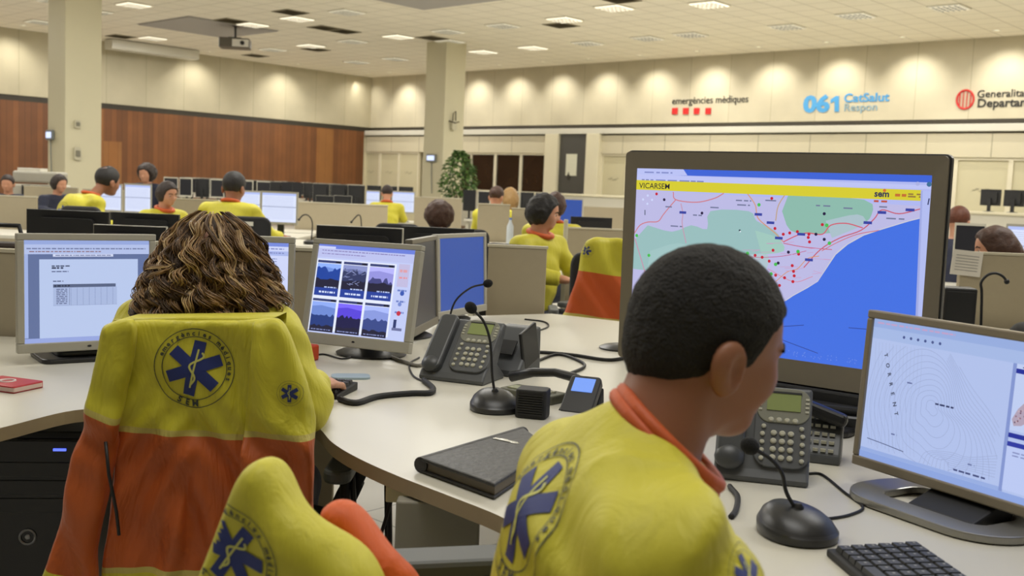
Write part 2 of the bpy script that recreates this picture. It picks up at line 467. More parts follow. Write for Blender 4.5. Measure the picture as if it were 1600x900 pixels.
# ============================================================ THE ROOM
RY = RM.to_3x3() @ Vector((0, -1, 0)); RX = RM.to_3x3() @ Vector((1, 0, 0))
def onR(px, py): return RI @ atplane(px, py, RM @ Vector((0, 0, 0)), RY)
def onL(px, py): return RI @ atplane(px, py, RM @ Vector((0, 0, 0)), RX)
def onC(px, py): return RI @ atz(px, py, CEIL)
def grid_mat(name, rgb, line, bw, bh, mortar, rough=.8, var=.05, axes='XY', off=0., bump=0., c2=None):
    m = bpy.data.materials.new(name); m.use_nodes = True
    nt = m.node_tree; b = nt.nodes['Principled BSDF']; b.inputs['Roughness'].default_value = rough
    tc = nt.nodes.new('ShaderNodeTexCoord'); sp = nt.nodes.new('ShaderNodeSeparateXYZ'); cb = nt.nodes.new('ShaderNodeCombineXYZ')
    nt.links.new(tc.outputs['Object'], sp.inputs[0])
    nt.links.new(sp.outputs[axes[0]], cb.inputs['X']); nt.links.new(sp.outputs[axes[1]], cb.inputs['Y'])
    br = nt.nodes.new('ShaderNodeTexBrick'); br.offset = off; br.squash = 1
    br.inputs['Scale'].default_value = 1; br.inputs['Brick Width'].default_value = bw; br.inputs['Row Height'].default_value = bh
    br.inputs['Mortar Size'].default_value = mortar; br.inputs['Mortar Smooth'].default_value = .2
    c = lin(rgb); d = lin(c2) if c2 else tuple(v * (1 - var) for v in c)
    br.inputs['Color1'].default_value = (*c, 1); br.inputs['Color2'].default_value = (*d, 1)
    br.inputs['Mortar'].default_value = (*lin(line), 1)
    nz = nt.nodes.new('ShaderNodeTexNoise'); nz.inputs['Scale'].default_value = 1.7; nz.inputs['Detail'].default_value = 6
    nt.links.new(tc.outputs['Object'], nz.inputs['Vector'])
    mr = nt.nodes.new('ShaderNodeMapRange'); mr.inputs[3].default_value = 1 - var * 2; mr.inputs[4].default_value = 1 + var * 2
    nt.links.new(nz.outputs['Fac'], mr.inputs[0])
    mx = nt.nodes.new('ShaderNodeMix'); mx.data_type = 'RGBA'; mx.blend_type = 'MULTIPLY'; mx.inputs[0].default_value = 1
    nt.links.new(cb.outputs[0], br.inputs['Vector']); nt.links.new(br.outputs['Color'], mx.inputs[6]); nt.links.new(mr.outputs[0], mx.inputs[7])
    nt.links.new(mx.outputs[2], b.inputs['Base Color'])
    return m
CONC_R = grid_mat('pale_concrete_right', (194, 185, 160), (172, 163, 138), 1.2, 2.6, .012, .75, .07, 'XZ')
CONC_L = grid_mat('pale_concrete_left', (188, 179, 152), (166, 157, 130), 1.2, 2.6, .012, .75, .07, 'YZ')
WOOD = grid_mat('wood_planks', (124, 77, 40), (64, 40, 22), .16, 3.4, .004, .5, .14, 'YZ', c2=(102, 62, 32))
TILE = grid_mat('ceiling_tiles', (240, 233, 216), (186, 178, 158), .6, .6, .010, .85, .02, 'XY')
FLOOR = grid_mat('floor_tiles', (200, 196, 184), (150, 147, 138), .6, .6, .006, .35, .04, 'XY')
CREAM = mat('cream_paint', (218, 210, 182), .55, var=.02, scale=2)
CREAM2 = mat('cream_panel', (206, 196, 166), .5, var=.03, scale=2)
DARK = mat('dark_recess', (52, 46, 34), .6)
WHITE = mat('white_laminate', (206, 202, 188), .35, var=.015, scale=4)
FROST = mat('frosted_glass', (198, 190, 158), .25, var=.05, scale=.8)
DGLASS = mat('dark_glass', (44, 32, 22), .12, var=.5, scale=1.2)
LX, LY = 36.0, -31.0
def rbox(name, a, b, m, parent=None, kind=True, bevel=0.):
    q = MB().box2(a, b).build(name, m, parent, mw=RM if parent is None else None, bevel=bevel)
    return struct(q) if (kind and parent is None) else q
rbox('floor', (-.0, LY, -.1), (LX, 0, 0), FLOOR)
rbox('ceiling', (0, LY, CEIL), (LX, 0, CEIL + .1), TILE)
wr = rbox('wall_right', (-.3, 0, 0), (LX, .3, CEIL), CREAM2)
rbox('trim_1', (0, -.06, 3.25), (LX, .0, CEIL), CONC_R)
wl = rbox('wall_left', (-.3, LY, 0), (0, 0, CEIL), CREAM2)
rbox('trim_2', (0, LY, 3.25), (.06, -.06, CEIL), CONC_L)
rbox('trim_3', (0, -.05, 3.13), (LX, 0, 3.25), DARK)
rbox('trim_4', (0, LY, 3.10), (.03, -.05, 3.25), DARK)
rbox('trim_5', (0, LY, 0), (.05, -.32, 3.10), WOOD)
rbox('trim_6', (.05, -.30, 2.97), (LX, 0, 3.13), WHITE, bevel=.01)
rbox('trim_7', (.05, -.22, 2.42), (LX, 0, 2.93), grid_mat('header_panels', (200, 191, 164), (150, 142, 118), 1.4, 5, .012, .5, .02, 'XZ'))
# lighter plank patches of the wood wall
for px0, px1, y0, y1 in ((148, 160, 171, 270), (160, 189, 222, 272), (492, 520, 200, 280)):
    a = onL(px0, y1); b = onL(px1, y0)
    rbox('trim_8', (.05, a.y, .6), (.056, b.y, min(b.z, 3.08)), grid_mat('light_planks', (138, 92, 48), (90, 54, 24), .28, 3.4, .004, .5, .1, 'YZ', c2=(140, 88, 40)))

# wash lights and their little ceiling housings
RING = mat('fixture_white', (230, 226, 210), .4)
LAMP_ON = mat('lamp_lit', (255, 244, 214), emit=1.8)
LAMP_LOW = mat('lamp_weak', (236, 226, 196), emit=.85)
BLADE = mat('louvre_blade', (120, 114, 98), .4, metal=.3)
VENT = mat('vent_grey', (140, 132, 110), .6)
proto_dl = None
def downlight(x, y, lbl):
    global proto_dl
    if proto_dl is None:
        e = empty('downlight', (0, 0, 0))
        MB().lathe([(.055, -.002), (.085, -.014), (.085, -.001), (.06, 0)], n=20).build('rim', RING, e, smooth=40)
        MB().lathe([(.05, -.004), (.052, -.001)], n=20).build('lamp', LAMP_ON, e)
        e['category'] = 'ceiling light'; proto_dl = e
        q = e; q.matrix_basis = RM @ Matrix.Translation((x, y, CEIL)); WM[q] = q.matrix_basis.copy()
    else: q = copy_tree(proto_dl, mw=RM @ Matrix.Translation((x, y, CEIL)))
    q['label'] = lbl; q['group'] = 'downlights washing the upper walls'
for px in (589, 640, 750, 812, 880, 950, 1029, 1117, 1212, 1315, 1431, 1574, 1720):
    x = onR(px, 150).x
    wash(RM @ Vector((x, -.95, CEIL - .06)), RM @ Vector((x, -.15, 3.6)), 50 if px == 589 else 120, 98)
    downlight(x, -.95, 'small round downlight in the ceiling close to one of the two pale upper walls')
for px in (12, 300, 437, 545, -180):
    y = onL(px, 130).y
    wash(RM @ Vector((1.0, y, CEIL - .06)), RM @ Vector((.15, y, 3.5)), 40 if px == 545 else 100, 104)
    downlight(1.0, y, 'small round downlight in the ceiling close to one of the two pale upper walls')

# square louvred lights and air vents set in the tile grid
def snap(v): return (math.floor(v / .6) + .5) * .6
def make_fixture(lit):
    e = empty('ceiling_light', (0, 0, 0)); e['category'] = 'ceiling light'
    b = MB()
    for s in (-1, 1): b.box((0, s * .285, -.012), (.6, .03, .022)); b.box((s * .285, 0, -.012), (.03, .54, .022))
    b.build('frame', RING, e)
    MB().box((0, 0, -.020), (.54, .54, .030)).build('diffuser', LAMP_ON if lit else LAMP_LOW, e)
    b = MB()
    for k in range(-2, 3): b.box((k * .1, 0, -.036), (.022, .54, .008))
    for k in (-1, 0, 1): b.box((0, k * .14, -.036), (.54, .008, .008))
    b.build('louvre', BLADE, e)
    return e
def make_vent():
    e = empty('air_vent', (0, 0, 0)); e['category'] = 'vent'
    b = MB()
    for s in (-1, 1): b.box((0, s * .285, -.008), (.6, .03, .014)); b.box((s * .285, 0, -.008), (.03, .54, .014))
    b.build('frame', VENT, e)
    b = MB()
    for k in range(-4, 5): b.box((0, k * .058, -.010), (.54, .035, .004), R=Matrix.Rotation(.5, 3, 'X'))
    b.box((0, 0, -.002), (.54, .54, .002)); b.build('slats', mat('slat_brown', (122, 112, 88), .6), e)
    return e
FL, FW, FV = make_fixture(True), make_fixture(False), make_vent()
used = {}
taken = set()
def place_ceiling(px, py, proto, labels):
    p = onC(px, py); x, y = snap(p.x), snap(p.y)
    if (x, y) in taken or not (.3 < x < LX - .3 and LY + .3 < y < -1.3): return
    taken.add((x, y)); mw = RM @ Matrix.Translation((x, y, CEIL))
    if proto not in used: used[proto] = 1; proto.matrix_basis = mw; WM[proto] = mw; o = proto
    else: o = copy_tree(proto, mw=mw)
    o['label'] = labels; o['group'] = {FL: 'bright louvred lights in the ceiling', FW: 'dim louvred lights in the ceiling', FV: 'dark air vents in the ceiling'}[proto]
for px, py in ((233, 60), (384, 37), (456, 27), (494, 72), (209, 6), (620, 57), (612, 117), (738, 79), (862, 29), (853, 100), (812, 73), (782, 105), (1087, 5), (1546, 49), (1295, 69), (1414, 60), (1191, 77), (1091, 82), (967, 15), (1008, 90)):
    place_ceiling(px, py, FL, 'square louvred ceiling light glowing bright white among the tiles')
for px, py in ((156, 17), (19, 42), (47, 34), (187, 67), (427, 76), (336, 88), (466, 106), (534, 17), (545, 64), (503, 72), (553, 96), (612, 90), (772, 40), (901, 65), (989, 58), (930, 93), (689, 46), (729, 112), (1325, 27), (1468, 15), (1200, 40), (1089, 51), (1011, 92), (90, 4), (700, 62)):
    place_ceiling(px, py, FW, 'square louvred ceiling light glowing only faintly among the tiles')
for px, py in ((448, 17), (198, 56), (359, 31), (510, 44), (530, 48), (406, 86), (669, 59), (510, 78), (856, 94), (948, 1), (1047, 81), (855, 39), (1278, 66)):
    place_ceiling(px, py, FV, 'dark slatted square air vent set flush in the tiled ceiling')
# plain grey panels under the ceiling
GREYP = mat('grey_ceiling_panel', (168, 164, 160), .7, var=.02)
for i, (px, py, s, lbl) in enumerate(((312, 42, 2.4, 'large plain grey square panel on the ceiling, behind the projector'),
                                      (640, -16, 3.0, 'large plain grey square panel cut by the top edge, above the far column'))):
    p = onC(px, py); x, y = round(p.x / .6) * .6, round(p.y / .6) * .6
    o = MB().box((0, 0, -.015), (s, s, .026)).box((0, 0, -.004), (s + .06, s + .06, .006)).build('ceiling_panel', GREYP, mw=RM @ Matrix.Translation((x, y, CEIL)))
    tag(o, lbl, 'ceiling panel')
# long white case of the roll-up screen along the left wall
a = onL(150, 84); b_ = onL(285, 96)
o = MB().prism([(0, 0), (.42, 0), (.46, .06), (.46, .26), (0, .26)], 0, abs(a.y - b_.y), fn=lambda x, y, z: (x, z, y)).build(
    'projection_screen_case', WHITE, mw=RM @ Matrix.Translation((.5, a.y, CEIL - .28)), bevel=.01)
tag(o, 'long white roller screen case under the ceiling beside the left column', 'screen case')

# columns
COLM = mat('column_paint', (198, 191, 162), .6, var=.03, scale=1.5)
for nm, c in (('far', Vector((-1.93, 27.3, 0))), ('left', Vector((-8.45, 20.15, 0)))):
    p = RI @ c
    o = MB().box((0, 0, CEIL / 2), (.74, .70, CEIL)).build('column', COLM, mw=RM @ Matrix.Translation((p.x, p.y, 0)), bevel=.012)
    struct(o)

# glazed front of the offices along the right wall
MUL = mat('mullion_cream', (214, 206, 180), .45, var=.02)
win_n = [0]
def bay(px0, px1, n, m, marks=False):
    a = onR(px0, 270).x; b = onR(px1, 270).x; w = (b - a) / n
    for i in range(n):
        win_n[0] += 1
        x = a + i * w
        q = MB()
        q.box2((x, -.18, 0), (x + .05, -.08, 2.42)); q.box2((x + w - .05, -.18, 0), (x + w, -.08, 2.42)); q.box2((x + .05, -.18, 2.36), (x + w - .05, -.08, 2.42)); q.box2((x + .05, -.18, 0), (x + w - .05, -.08, .12))
        wn = struct(q.build('window_%d' % win_n[0], MUL, mw=RM))
        MB().box2((x + .05, -.14, .12), (x + w - .05, -.12, 2.36)).build('pane', m, wn)
        if marks:
            k = MB(); cx = x + w / 2
            for j in range(5): k.box((cx - .16 + j * .07, -.145, 1.72 + .03 * math.sin(j * 2)), (.07, .004, .018 + .01 * (j % 2)))
            k.build('logo_mark', mat('logo_grey', (150, 144, 120), .5), wn)
bay(570, 660, 3, FROST, True)
bay(700, 742, 1, DGLASS)
bay(741, 861, 3, DGLASS)
bay(945, 985, 1, FROST, True)
bay(985, 1497, 7, FROST, True)
bay(1497, 1583, 1, FROST, True)
bay(1583, 1700, 1, FROST, True)
for px0, px1 in ((862, 882), (926, 946)):
    a = onR(px0, 250).x; b = onR(px1, 250).x
    rbox('trim_9', (a, -.34, 0), (b, 0, 2.97), CREAM, bevel=.01)
a = onR(883, 250).x; b = onR(926, 250).x
d = rbox('door_1', (a, -.25, 0), (b, -.02, 2.96), mat('dark_door', (70, 68, 62), .4, var=.2, scale=1))
MB().box2((b - .10, -.28, .9), (b - .08, -.25, 1.3)).build('door_handle', mat('steel', (170, 168, 160), .3, metal=.9), d)
o = MB().box2((0, 0, 0), (.40, .02, .62)).box((.12, -.012, -.04), (.08, .006, .16), 1).box((.12, -.012, .07), (.035, .006, .05), 1).build('notice_poster', [mat('poster_paper', (208, 206, 184), .6), DARK], mw=RM @ Matrix.Translation((a + .26, -.265, 1.78)))
tag(o, 'pale poster with a dark figure beside the dark doorway', 'poster')

# lettering and marks on the pale wall
BLK = mat('letter_black', (28, 24, 20), .5); REDM = mat('letter_red', (196, 36, 34), .5); BLU = mat('letter_blue', (70, 150, 206), .5); BGR = mat('letter_blue_grey', (128, 160, 178), .5)
def sign_text(q, st, px0, px1, ybase, ycap, mi=0, bold=.0, depth=.006):
    """lettering whose left end, right end, base and cap height are read on the wall plane"""
    a = onR(px0, ybase); b = onR(px1, ybase); h = onR(px0, ycap).z - a.z
    vs, fs, w = text_mesh(st, bold); sx = (b.x - a.x) / w; sz = h / .70
    fr = [(a.x + x * sx, -.07 - depth, a.z + y * sz) for x, y in vs]; bk = [(x, -.058, z) for x, y, z in fr]
    q._add(fr, fs, mi); n = len(fr)
    q._add(bk, [f[::-1] for f in fs], mi)
    ed = {}
    for f in fs:
        for i in range(len(f)):
            e = (f[i], f[(i + 1) % len(f)]); ed[tuple(sorted(e))] = ed.get(tuple(sorted(e)), 0) + 1
    q._add(fr + bk, [(i, j, j + n, i + n) for (i, j), c in ed.items() if c == 1], mi)
    return a, b
e = empty('wall_sign', RM @ Vector((onR(1110, 175).x, -.06, 3.5)), RA, 'black words emergències mèdiques over four red squares on the pale wall', 'sign')
q = MB(); sign_text(q, 'emergències mèdiques', 1052, 1171, 163.5, 152.5, 0, .0); q.build('lettering', BLK, e, world=False, mw=RM)
for px in (1057, 1074, 1091, 1109):
    a = onR(px - 4.5, 179); b = onR(px + 4.5, 169)
    MB().box2((a.x, -.09, a.z), (b.x, -.058, b.z)).build('square', REDM, e, mw=RM)
e = empty('wall_sign', RM @ Vector((onR(1325, 165).x, -.06, 3.5)), RA, 'blue sign with the number 061 and two lines of words on the pale wall', 'sign')
q = MB(); sign_text(q, '06', 1257, 1298, 175, 151, 0, .045)
def wz(px, py): v = onR(px, py); return (v.x, v.z)
q.prism([wz(1306, 175), wz(1313, 175), wz(1313, 150.5), wz(1308, 150.5), wz(1300, 156), wz(1300, 161.5), wz(1306, 158.5)], -.076, -.058, fn=lambda x, y, z: (x, z, y)); q.build('number', BLU, e, mw=RM)
q = MB(); sign_text(q, 'CatSalut', 1320, 1391, 160, 147, 0, .018); q.build('lettering', BLU, e, mw=RM)
q = MB(); sign_text(q, 'Respon', 1320, 1372, 174, 162, 0, .0); q.build('lettering', BGR, e, mw=RM)
e = empty('wall_sign', RM @ Vector((onR(1560, 155).x, -.06, 3.5)), RA, 'red striped shield emblem with two black lines of words, cut by the right edge', 'sign')
q = MB()
for k in range(4):
    a = onR(1500 + k * 5.6, 169); b = onR(1503 + k * 5.6, 144 + (3 if k in (0, 3) else 0)); q.box2((a.x, -.09, a.z), (b.x, -.058, b.z))
cx = onR(1510, 156); ra = (onR(1522, 156).x - onR(1497, 156).x) / 2; rb = (onR(1510, 142).z - onR(1510, 171).z) / 2
ring = [(cx.x + ra * 1.05 * math.cos(t) , -.075, cx.z + rb * (1 if math.sin(t) > 0 else 1) * math.sin(t)) for t in [2 * PI * i / 40 for i in range(41)]]
q.tube(ring, .022, 6, cap=False); q.build('shield', REDM, e, mw=RM)
q = MB(); sign_text(q, 'Generalitat de Catalunya', 1528, 1712, 153, 141.5, 0, .005); q.build('lettering', BLK, e, mw=RM)
q = MB(); sign_text(q, 'Departament de Salut', 1528, 1716, 168, 155, 0, .018); q.build('lettering', BLK, e, mw=RM)

# projector hanging from the ceiling
p = onC(368, 39); base = RM @ Vector((p.x, p.y, CEIL))
e = empty('projector', base, math.radians(8), 'white and dark projector hanging on a black pole from the ceiling', 'projector')
MB().lathe([(.11, 0), (.11, -.02), (.04, -.05)], n=20).cyl((0, 0, -.03), (0, 0, -.30), .028).build('pole', mat('black_metal', (30, 28, 26), .4), e, smooth=40)
q = MB().prism(rrect(.72, .50, .05), -.56, -.33); q.build('body', mat('projector_grey', (96, 90, 80), .45), e, bevel=.015)
MB().box((.15, -.26, -.45), (.38, .04, .17)).build('front_panel', mat('projector_white', (226, 222, 214), .35), e, bevel=.01)
MB().tube([(.2, -.28, -.45), (.2, -.31, -.45)], .05, 20).build('lens', mat('lens_glass', (20, 20, 26), .1), e, smooth=40)
MB().box((0, 0, -.315), (.3, .2, .03)).build('bracket', mat('black_metal', (30, 28, 26)), e)

# small things on the columns
GLSW = glow((210, 222, 255), 1.3)
PLG = mat('grey_plastic', (120, 124, 124), .4)
CAB = mat('cable_black', (26, 25, 24), .5)
def on_col(px, py, left, face):
    c = Vector((-8.45, 20.15, 0)) if left else Vector((-1.93, 27.3, 0))
    n = RY if face == 'l' else RX
    return atplane(px, py, c + n * (.362 if face == 'l' else .376), n)
def panel_on(px, py, Y, w, h, lbl, drop, side):
    c = on_col(px, py, px < 300, 'l')
    e = empty('call_display', c, RA, lbl, 'display')
    MB().prism(rrect(w, h, .03), -.05, 0, fn=lambda x, y, z: (x, z, y)).build('casing', PLG, e, bevel=.006)
    MB().prism(rrect(w * .8, h * .6, .02), -.056, -.049, fn=lambda x, y, z: (x, z, y)).build('lit_face', GLSW, e)
    MB().tube([(0, -.012, -h / 2), (.01, -.012, -h / 2 - drop * .4), (.05, -.012, -h / 2 - drop)], .010, 6).build('cable', PLG, e)
panel_on(80, 211, 19.68, .28, .19, 'small glowing call display on the left column near its edge', .7, 1)
panel_on(675, 247, 26.75, .34, .20, 'small glowing white call display on the far column', .8, -1)
def little(px, py, Y, w, h, name, lbl, cat):
    c = on_col(px, py, True, 'r')
    q = MB().prism(rrect(w, h, min(w, h) * .3), -.05, .02, fn=lambda x, y, z: (x, z, y))
    q.prism(rrect(w * .6, h * .5, min(w, h) * .15), -.07, -.04, 1, fn=lambda x, y, z: (x, z, y))
    o = q.build(name, [mat('box_cream', (186, 180, 156), .5), mat('box_grey', (120, 116, 100), .5)], mw=Matrix.Translation(c) @ Matrix.Rotation(RA + PI / 2, 4, 'Z'), bevel=.008)
    tag(o, lbl, cat)
little(120, 194, 19.95, .12, .15, 'call_box', 'small grey box high on the left column above the other one', 'box')
little(120, 240, 19.95, .14, .24, 'wall_telephone', 'small pale telephone-like device low on the left column', 'wall device')
o = MB().prism(rrect(.16, .24, .05), 0, .08, fn=lambda x, y, z: (x, -z, y)).tube([(-.18, -.05, .1), (0, -.1, .06), (.18, -.05, .1)], .014, 6, 1).tube([(-.05, -.05, .1), (-.04, -.06, .3), (.04, -.06, .36), (.06, -.05, .12)], .014, 6, 1).build(
    'wall_alarm', [mat('box_cream', (186, 180, 156)), DARK], mw=Matrix.Translation(on_col(707, 196, False, 'r')) @ Matrix.Rotation(RA + PI / 2, 4, 'Z'))
tag(o, 'pale alarm device with a wire loop on the far column above the display', 'alarm')

# counter with white front along the glazed offices
c0 = RI @ at(862, 310, 26); c1 = RI @ at(1720, 340, 15)
yy = c0.y
e = empty('long_counter', RM @ Vector((onR(868, 300).x, -3.0, 0)), RA, 'long white counter standing in front of the glazed offices at the right wall', 'counter')
x0 = -1.0
MB().box2((x0, -.3, 0), (26, .3, 1.22)).build('body', WHITE, e, bevel=.01)
MB().box2((x0 - .03, -.36, 1.22), (26, .34, 1.27)).build('top', CREAM, e, bevel=.008)

# potted plant by the far column
p = at(716, 300, 25.6)
e = empty('potted_plant', (p.x, p.y, 0), 0, 'bushy green indoor tree standing in front of the far column', 'plant')
MB().lathe([(.17, 0), (.22, .36), (.24, .38), (.20, .36)], n=24).build('pot', mat('pot_clay', (110, 90, 70), .6), e, smooth=40)
q = MB()
for k in range(6):
    an = k * 1.05; q.tube([(.03 * math.cos(an), .03 * math.sin(an), .35), (.08 * math.cos(an), .08 * math.sin(an), 1.1), (.24 * math.cos(an), .24 * math.sin(an), 1.7 + .2 * math.sin(k * 2))], [.02, .014, .006], 6)
q.build('stem', mat('stem_brown', (92, 76, 48), .7), e, smooth=True)
q = MB(); R_ = random.Random(3)
for k in range(1300):
    an = R_.uniform(0, 2 * PI); t = R_.random(); zc = 1.0 + 1.2 * t; rad = (.43 * math.sin(PI * min(1, .22 + .75 * t)) + .02) * math.sqrt(R_.random())
    c = Vector((rad * math.cos(an), rad * math.sin(an), zc)); d_ = Vector((math.cos(an), math.sin(an), R_.uniform(-.9, .3))).normalized(); s_ = d_.cross(Vector((R_.uniform(-1, 1), R_.uniform(-1, 1), 1))).normalized()
    l = R_.uniform(.07, .13); w_ = l * .28; up = Vector((0, 0, -.02))
    q._add([c, c + d_ * l * .5 + s_ * w_, c + d_ * l + up, c + d_ * l * .5 - s_ * w_], [(0, 1, 2, 3)], k % 2)
q.build('foliage', [mat('leaf_green', (92, 122, 58), .5), mat('leaf_green_dark', (58, 88, 40), .5)], e)
# ============================================================ WORKTOP AND THE THINGS ON IT
DZ = .74
EDGE = mat('edge_band', (172, 154, 126), .5)
BEIGE = mat('partition_beige', (170, 158, 132), .75, var=.03, scale=30, bump=.05)
BEIGE2 = mat('partition_edge', (196, 188, 164), .5)
BLKP = mat('black_plastic', (34, 34, 35), .38, var=.1)
BLKM = mat('black_matte', (28, 28, 29), .6)
SILV = mat('silver_frame', (168, 164, 150), .38, var=.03)
SILVD = mat('dark_silver', (118, 112, 98), .4, var=.03)
def P2(px, py, z=DZ):
    p = atz(px, py, z); return (p.x, p.y)
front = [P2(-260, 735), P2(0, 669), P2(117, 641)]
front += [(-.90, 2.46), (-.70, 2.52), (-.50, 2.46)]
front += [P2(497, 668), P2(520, 692), P2(560, 716), P2(620, 743), P2(700, 774), P2(780, 806)]
front += [(.06, 1.66), (.20, 1.52), (.34, 1.30), (.44, 1.06), (.52, .80), (.58, .5)]
fr = [(p.x, p.y) for p in spline([(a, b, 0) for a, b in front], 6)]
back = [(2.1, .5), (2.1, 2.2), (1.75, 2.9), P2(1330, 585), P2(1100, 525), P2(968, 502), P2(862, 490), P2(760, 493), (-.60, 4.3), (-.62, 3.80), (-1.47, 3.80), (-1.48, 3.48), (-2.4, 3.48)]
outline = fr + back
q = MB().prism(outline, DZ - .03, DZ, 0, mside=1)
desk = empty('curved_desk', (-.2, 2.4, 0), 0, 'large white wavy-edged worktop carrying the foreground monitors and phones', 'desk')
q.build('worktop', [WHITE, EDGE], desk, world=True)
GREYM = mat('leg_grey', (150, 146, 134), .45)
for (px, py), w, d in (((682, 800), .16, .04),):
    p = atz(px, py, .70) + Vector((.0, .06, 0))
    q = MB().box((p.x, p.y, .36), (w, d, .69)).box((p.x, p.y + .1, .02), (w + .04, .45, .04)); q.build('leg', GREYM, desk, world=True, bevel=.004)
for x, y in ((-1.6, 3.2), (-.2, 4.3), (1.3, 2.9), (1.5, .9), (.9, 1.2)):
    MB().box((x, y, .36), (.07, .05, .69)).box((x, y, .02), (.09, .4, .04)).build('leg', GREYM, desk, world=True, bevel=.004)
p = atz(636, 766, .69)
o = MB().box((p.x, p.y + .01, .687), (.085, .03, .045)).build('fixing_block', mat('cream_block', (214, 202, 158), .5), desk, world=True, bevel=.003)

# low partition behind the desk
def partition(name, x0, x1, y, z0, z1, lbl, yaw=0, grp=None, th=.035, posts=True):
    e = empty(name, ((x0 + x1) / 2, y, z0), yaw, lbl, 'partition', grp); w = x1 - x0
    MB().box((0, 0, (z1 - z0) / 2), (w, th, z1 - z0)).build('panel', BEIGE, e, bevel=.004)
    MB().box((0, 0, z1 - z0 + .006), (w + .01, th + .006, .012)).build('cap', BEIGE2, e)
    return e
partition('desk_partition', -2.35, -1.50, 3.52, 0, 1.02, 'beige partition at the left edge behind the monitor showing a document')
partition('desk_partition', -1.46, -.64, 3.86, 0, 1.045, 'beige partition behind the curly-haired woman, between her two screens')
c = at(807, 442, 4.72)
partition('desk_partition', c.x - .135, c.x + .135, 4.85, .0, 1.035, 'narrow beige partition right of the plain blue monitor')

# ------------------------------------------------------------ monitors
class Screen:
    """flat content laid out in screen units (u right, v down, 0..1), stacked in thin layers"""
    def __init__(s, w, h): s.w, s.h, s.b, s.k, s.mats, s.ix, s.last = w, h, MB(), 0, [], {}, None
    def mi(s, rgb, g=1.0):
        k = (tuple(rgb), g)
        s.last = k
        if k not in s.ix: s.ix[k] = len(s.mats); s.mats.append(mat('screen_%d_%d_%d_%d' % (*rgb, int(g * 100)), rgb, emit=g))
        return s.ix[k]
    def P(s, u, v): return ((u - .5) * s.w, -.000016 * s.k, (.5 - v) * s.h)
    def up(s, rgb, g=1.0):
        if s.last != (tuple(rgb), g): s.k += 1; s.last = (tuple(rgb), g)
    def poly(s, pts, rgb, g=1.0): s.up(rgb, g); s.b._add([s.P(*p) for p in pts], [tuple(range(len(pts)))], s.mi(rgb, g)); return s
    def rect(s, u0, v0, u1, v1, rgb, g=1.0): return s.poly([(u0, v0), (u0, v1), (u1, v1), (u1, v0)], rgb, g)
    def line(s, pts, wd, rgb, smooth=True):
        s.up(rgb)
        if smooth and len(pts) > 2: pts = [(p.x, p.y) for p in spline([(a, b, 0) for a, b in pts], 5)]
        n = len(pts); vs = []
        for i, (x, y) in enumerate(pts):
            x0, y0 = pts[max(i - 1, 0)]; x1, y1 = pts[min(i + 1, n - 1)]; dx, dy = (x1 - x0) * s.w, (y1 - y0) * s.h; l = math.hypot(dx, dy) or 1
            nx, ny = -dy / l * wd / 2 / s.w, dx / l * wd / 2 / s.h
            vs += [s.P(x + nx, y + ny), s.P(x - nx, y - ny)]
        s.b._add(vs, [(2 * i, 2 * i + 1, 2 * i + 3, 2 * i + 2) for i in range(n - 1)], s.mi(rgb)); return s
    def dot(s, u, v, r, rgb): return s.poly([(u + r / s.w * math.cos(a), v + r / s.h * math.sin(a)) for a in [PI * 2 * i / 8 for i in range(8)]], rgb)
    def text(s, st, u, v, h, rgb, bold=.0, rot=0):
        s.up(rgb); vs, fs, w = text_mesh(st, bold); sc = h / .7; c, sn_ = math.cos(rot), math.sin(rot); x0, _, z0 = s.P(u, v)
        s.b._add([(x0 + (x * c - y * sn_) * sc, -.000016 * s.k, z0 + (x * sn_ + y * c) * sc) for x, y in vs], fs, s.mi(rgb)); return s
    def scrib(s, u0, u1, v, h, rgb, seed=0, gap=.35):
        """a line of tiny unreadable words"""
        R_ = random.Random(seed + int(v * 1e4)); u = u0; s.up(rgb)
        while u < u1:
            l = R_.uniform(.01, .04)
            s.b._add([s.P(u, v), s.P(u, v + h), s.P(min(u + l, u1), v + h), s.P(min(u + l, u1), v)], [(0, 1, 2, 3)], s.mi(rgb)); u += l + R_.uniform(.004, .004 + .02 * gap)
        return s
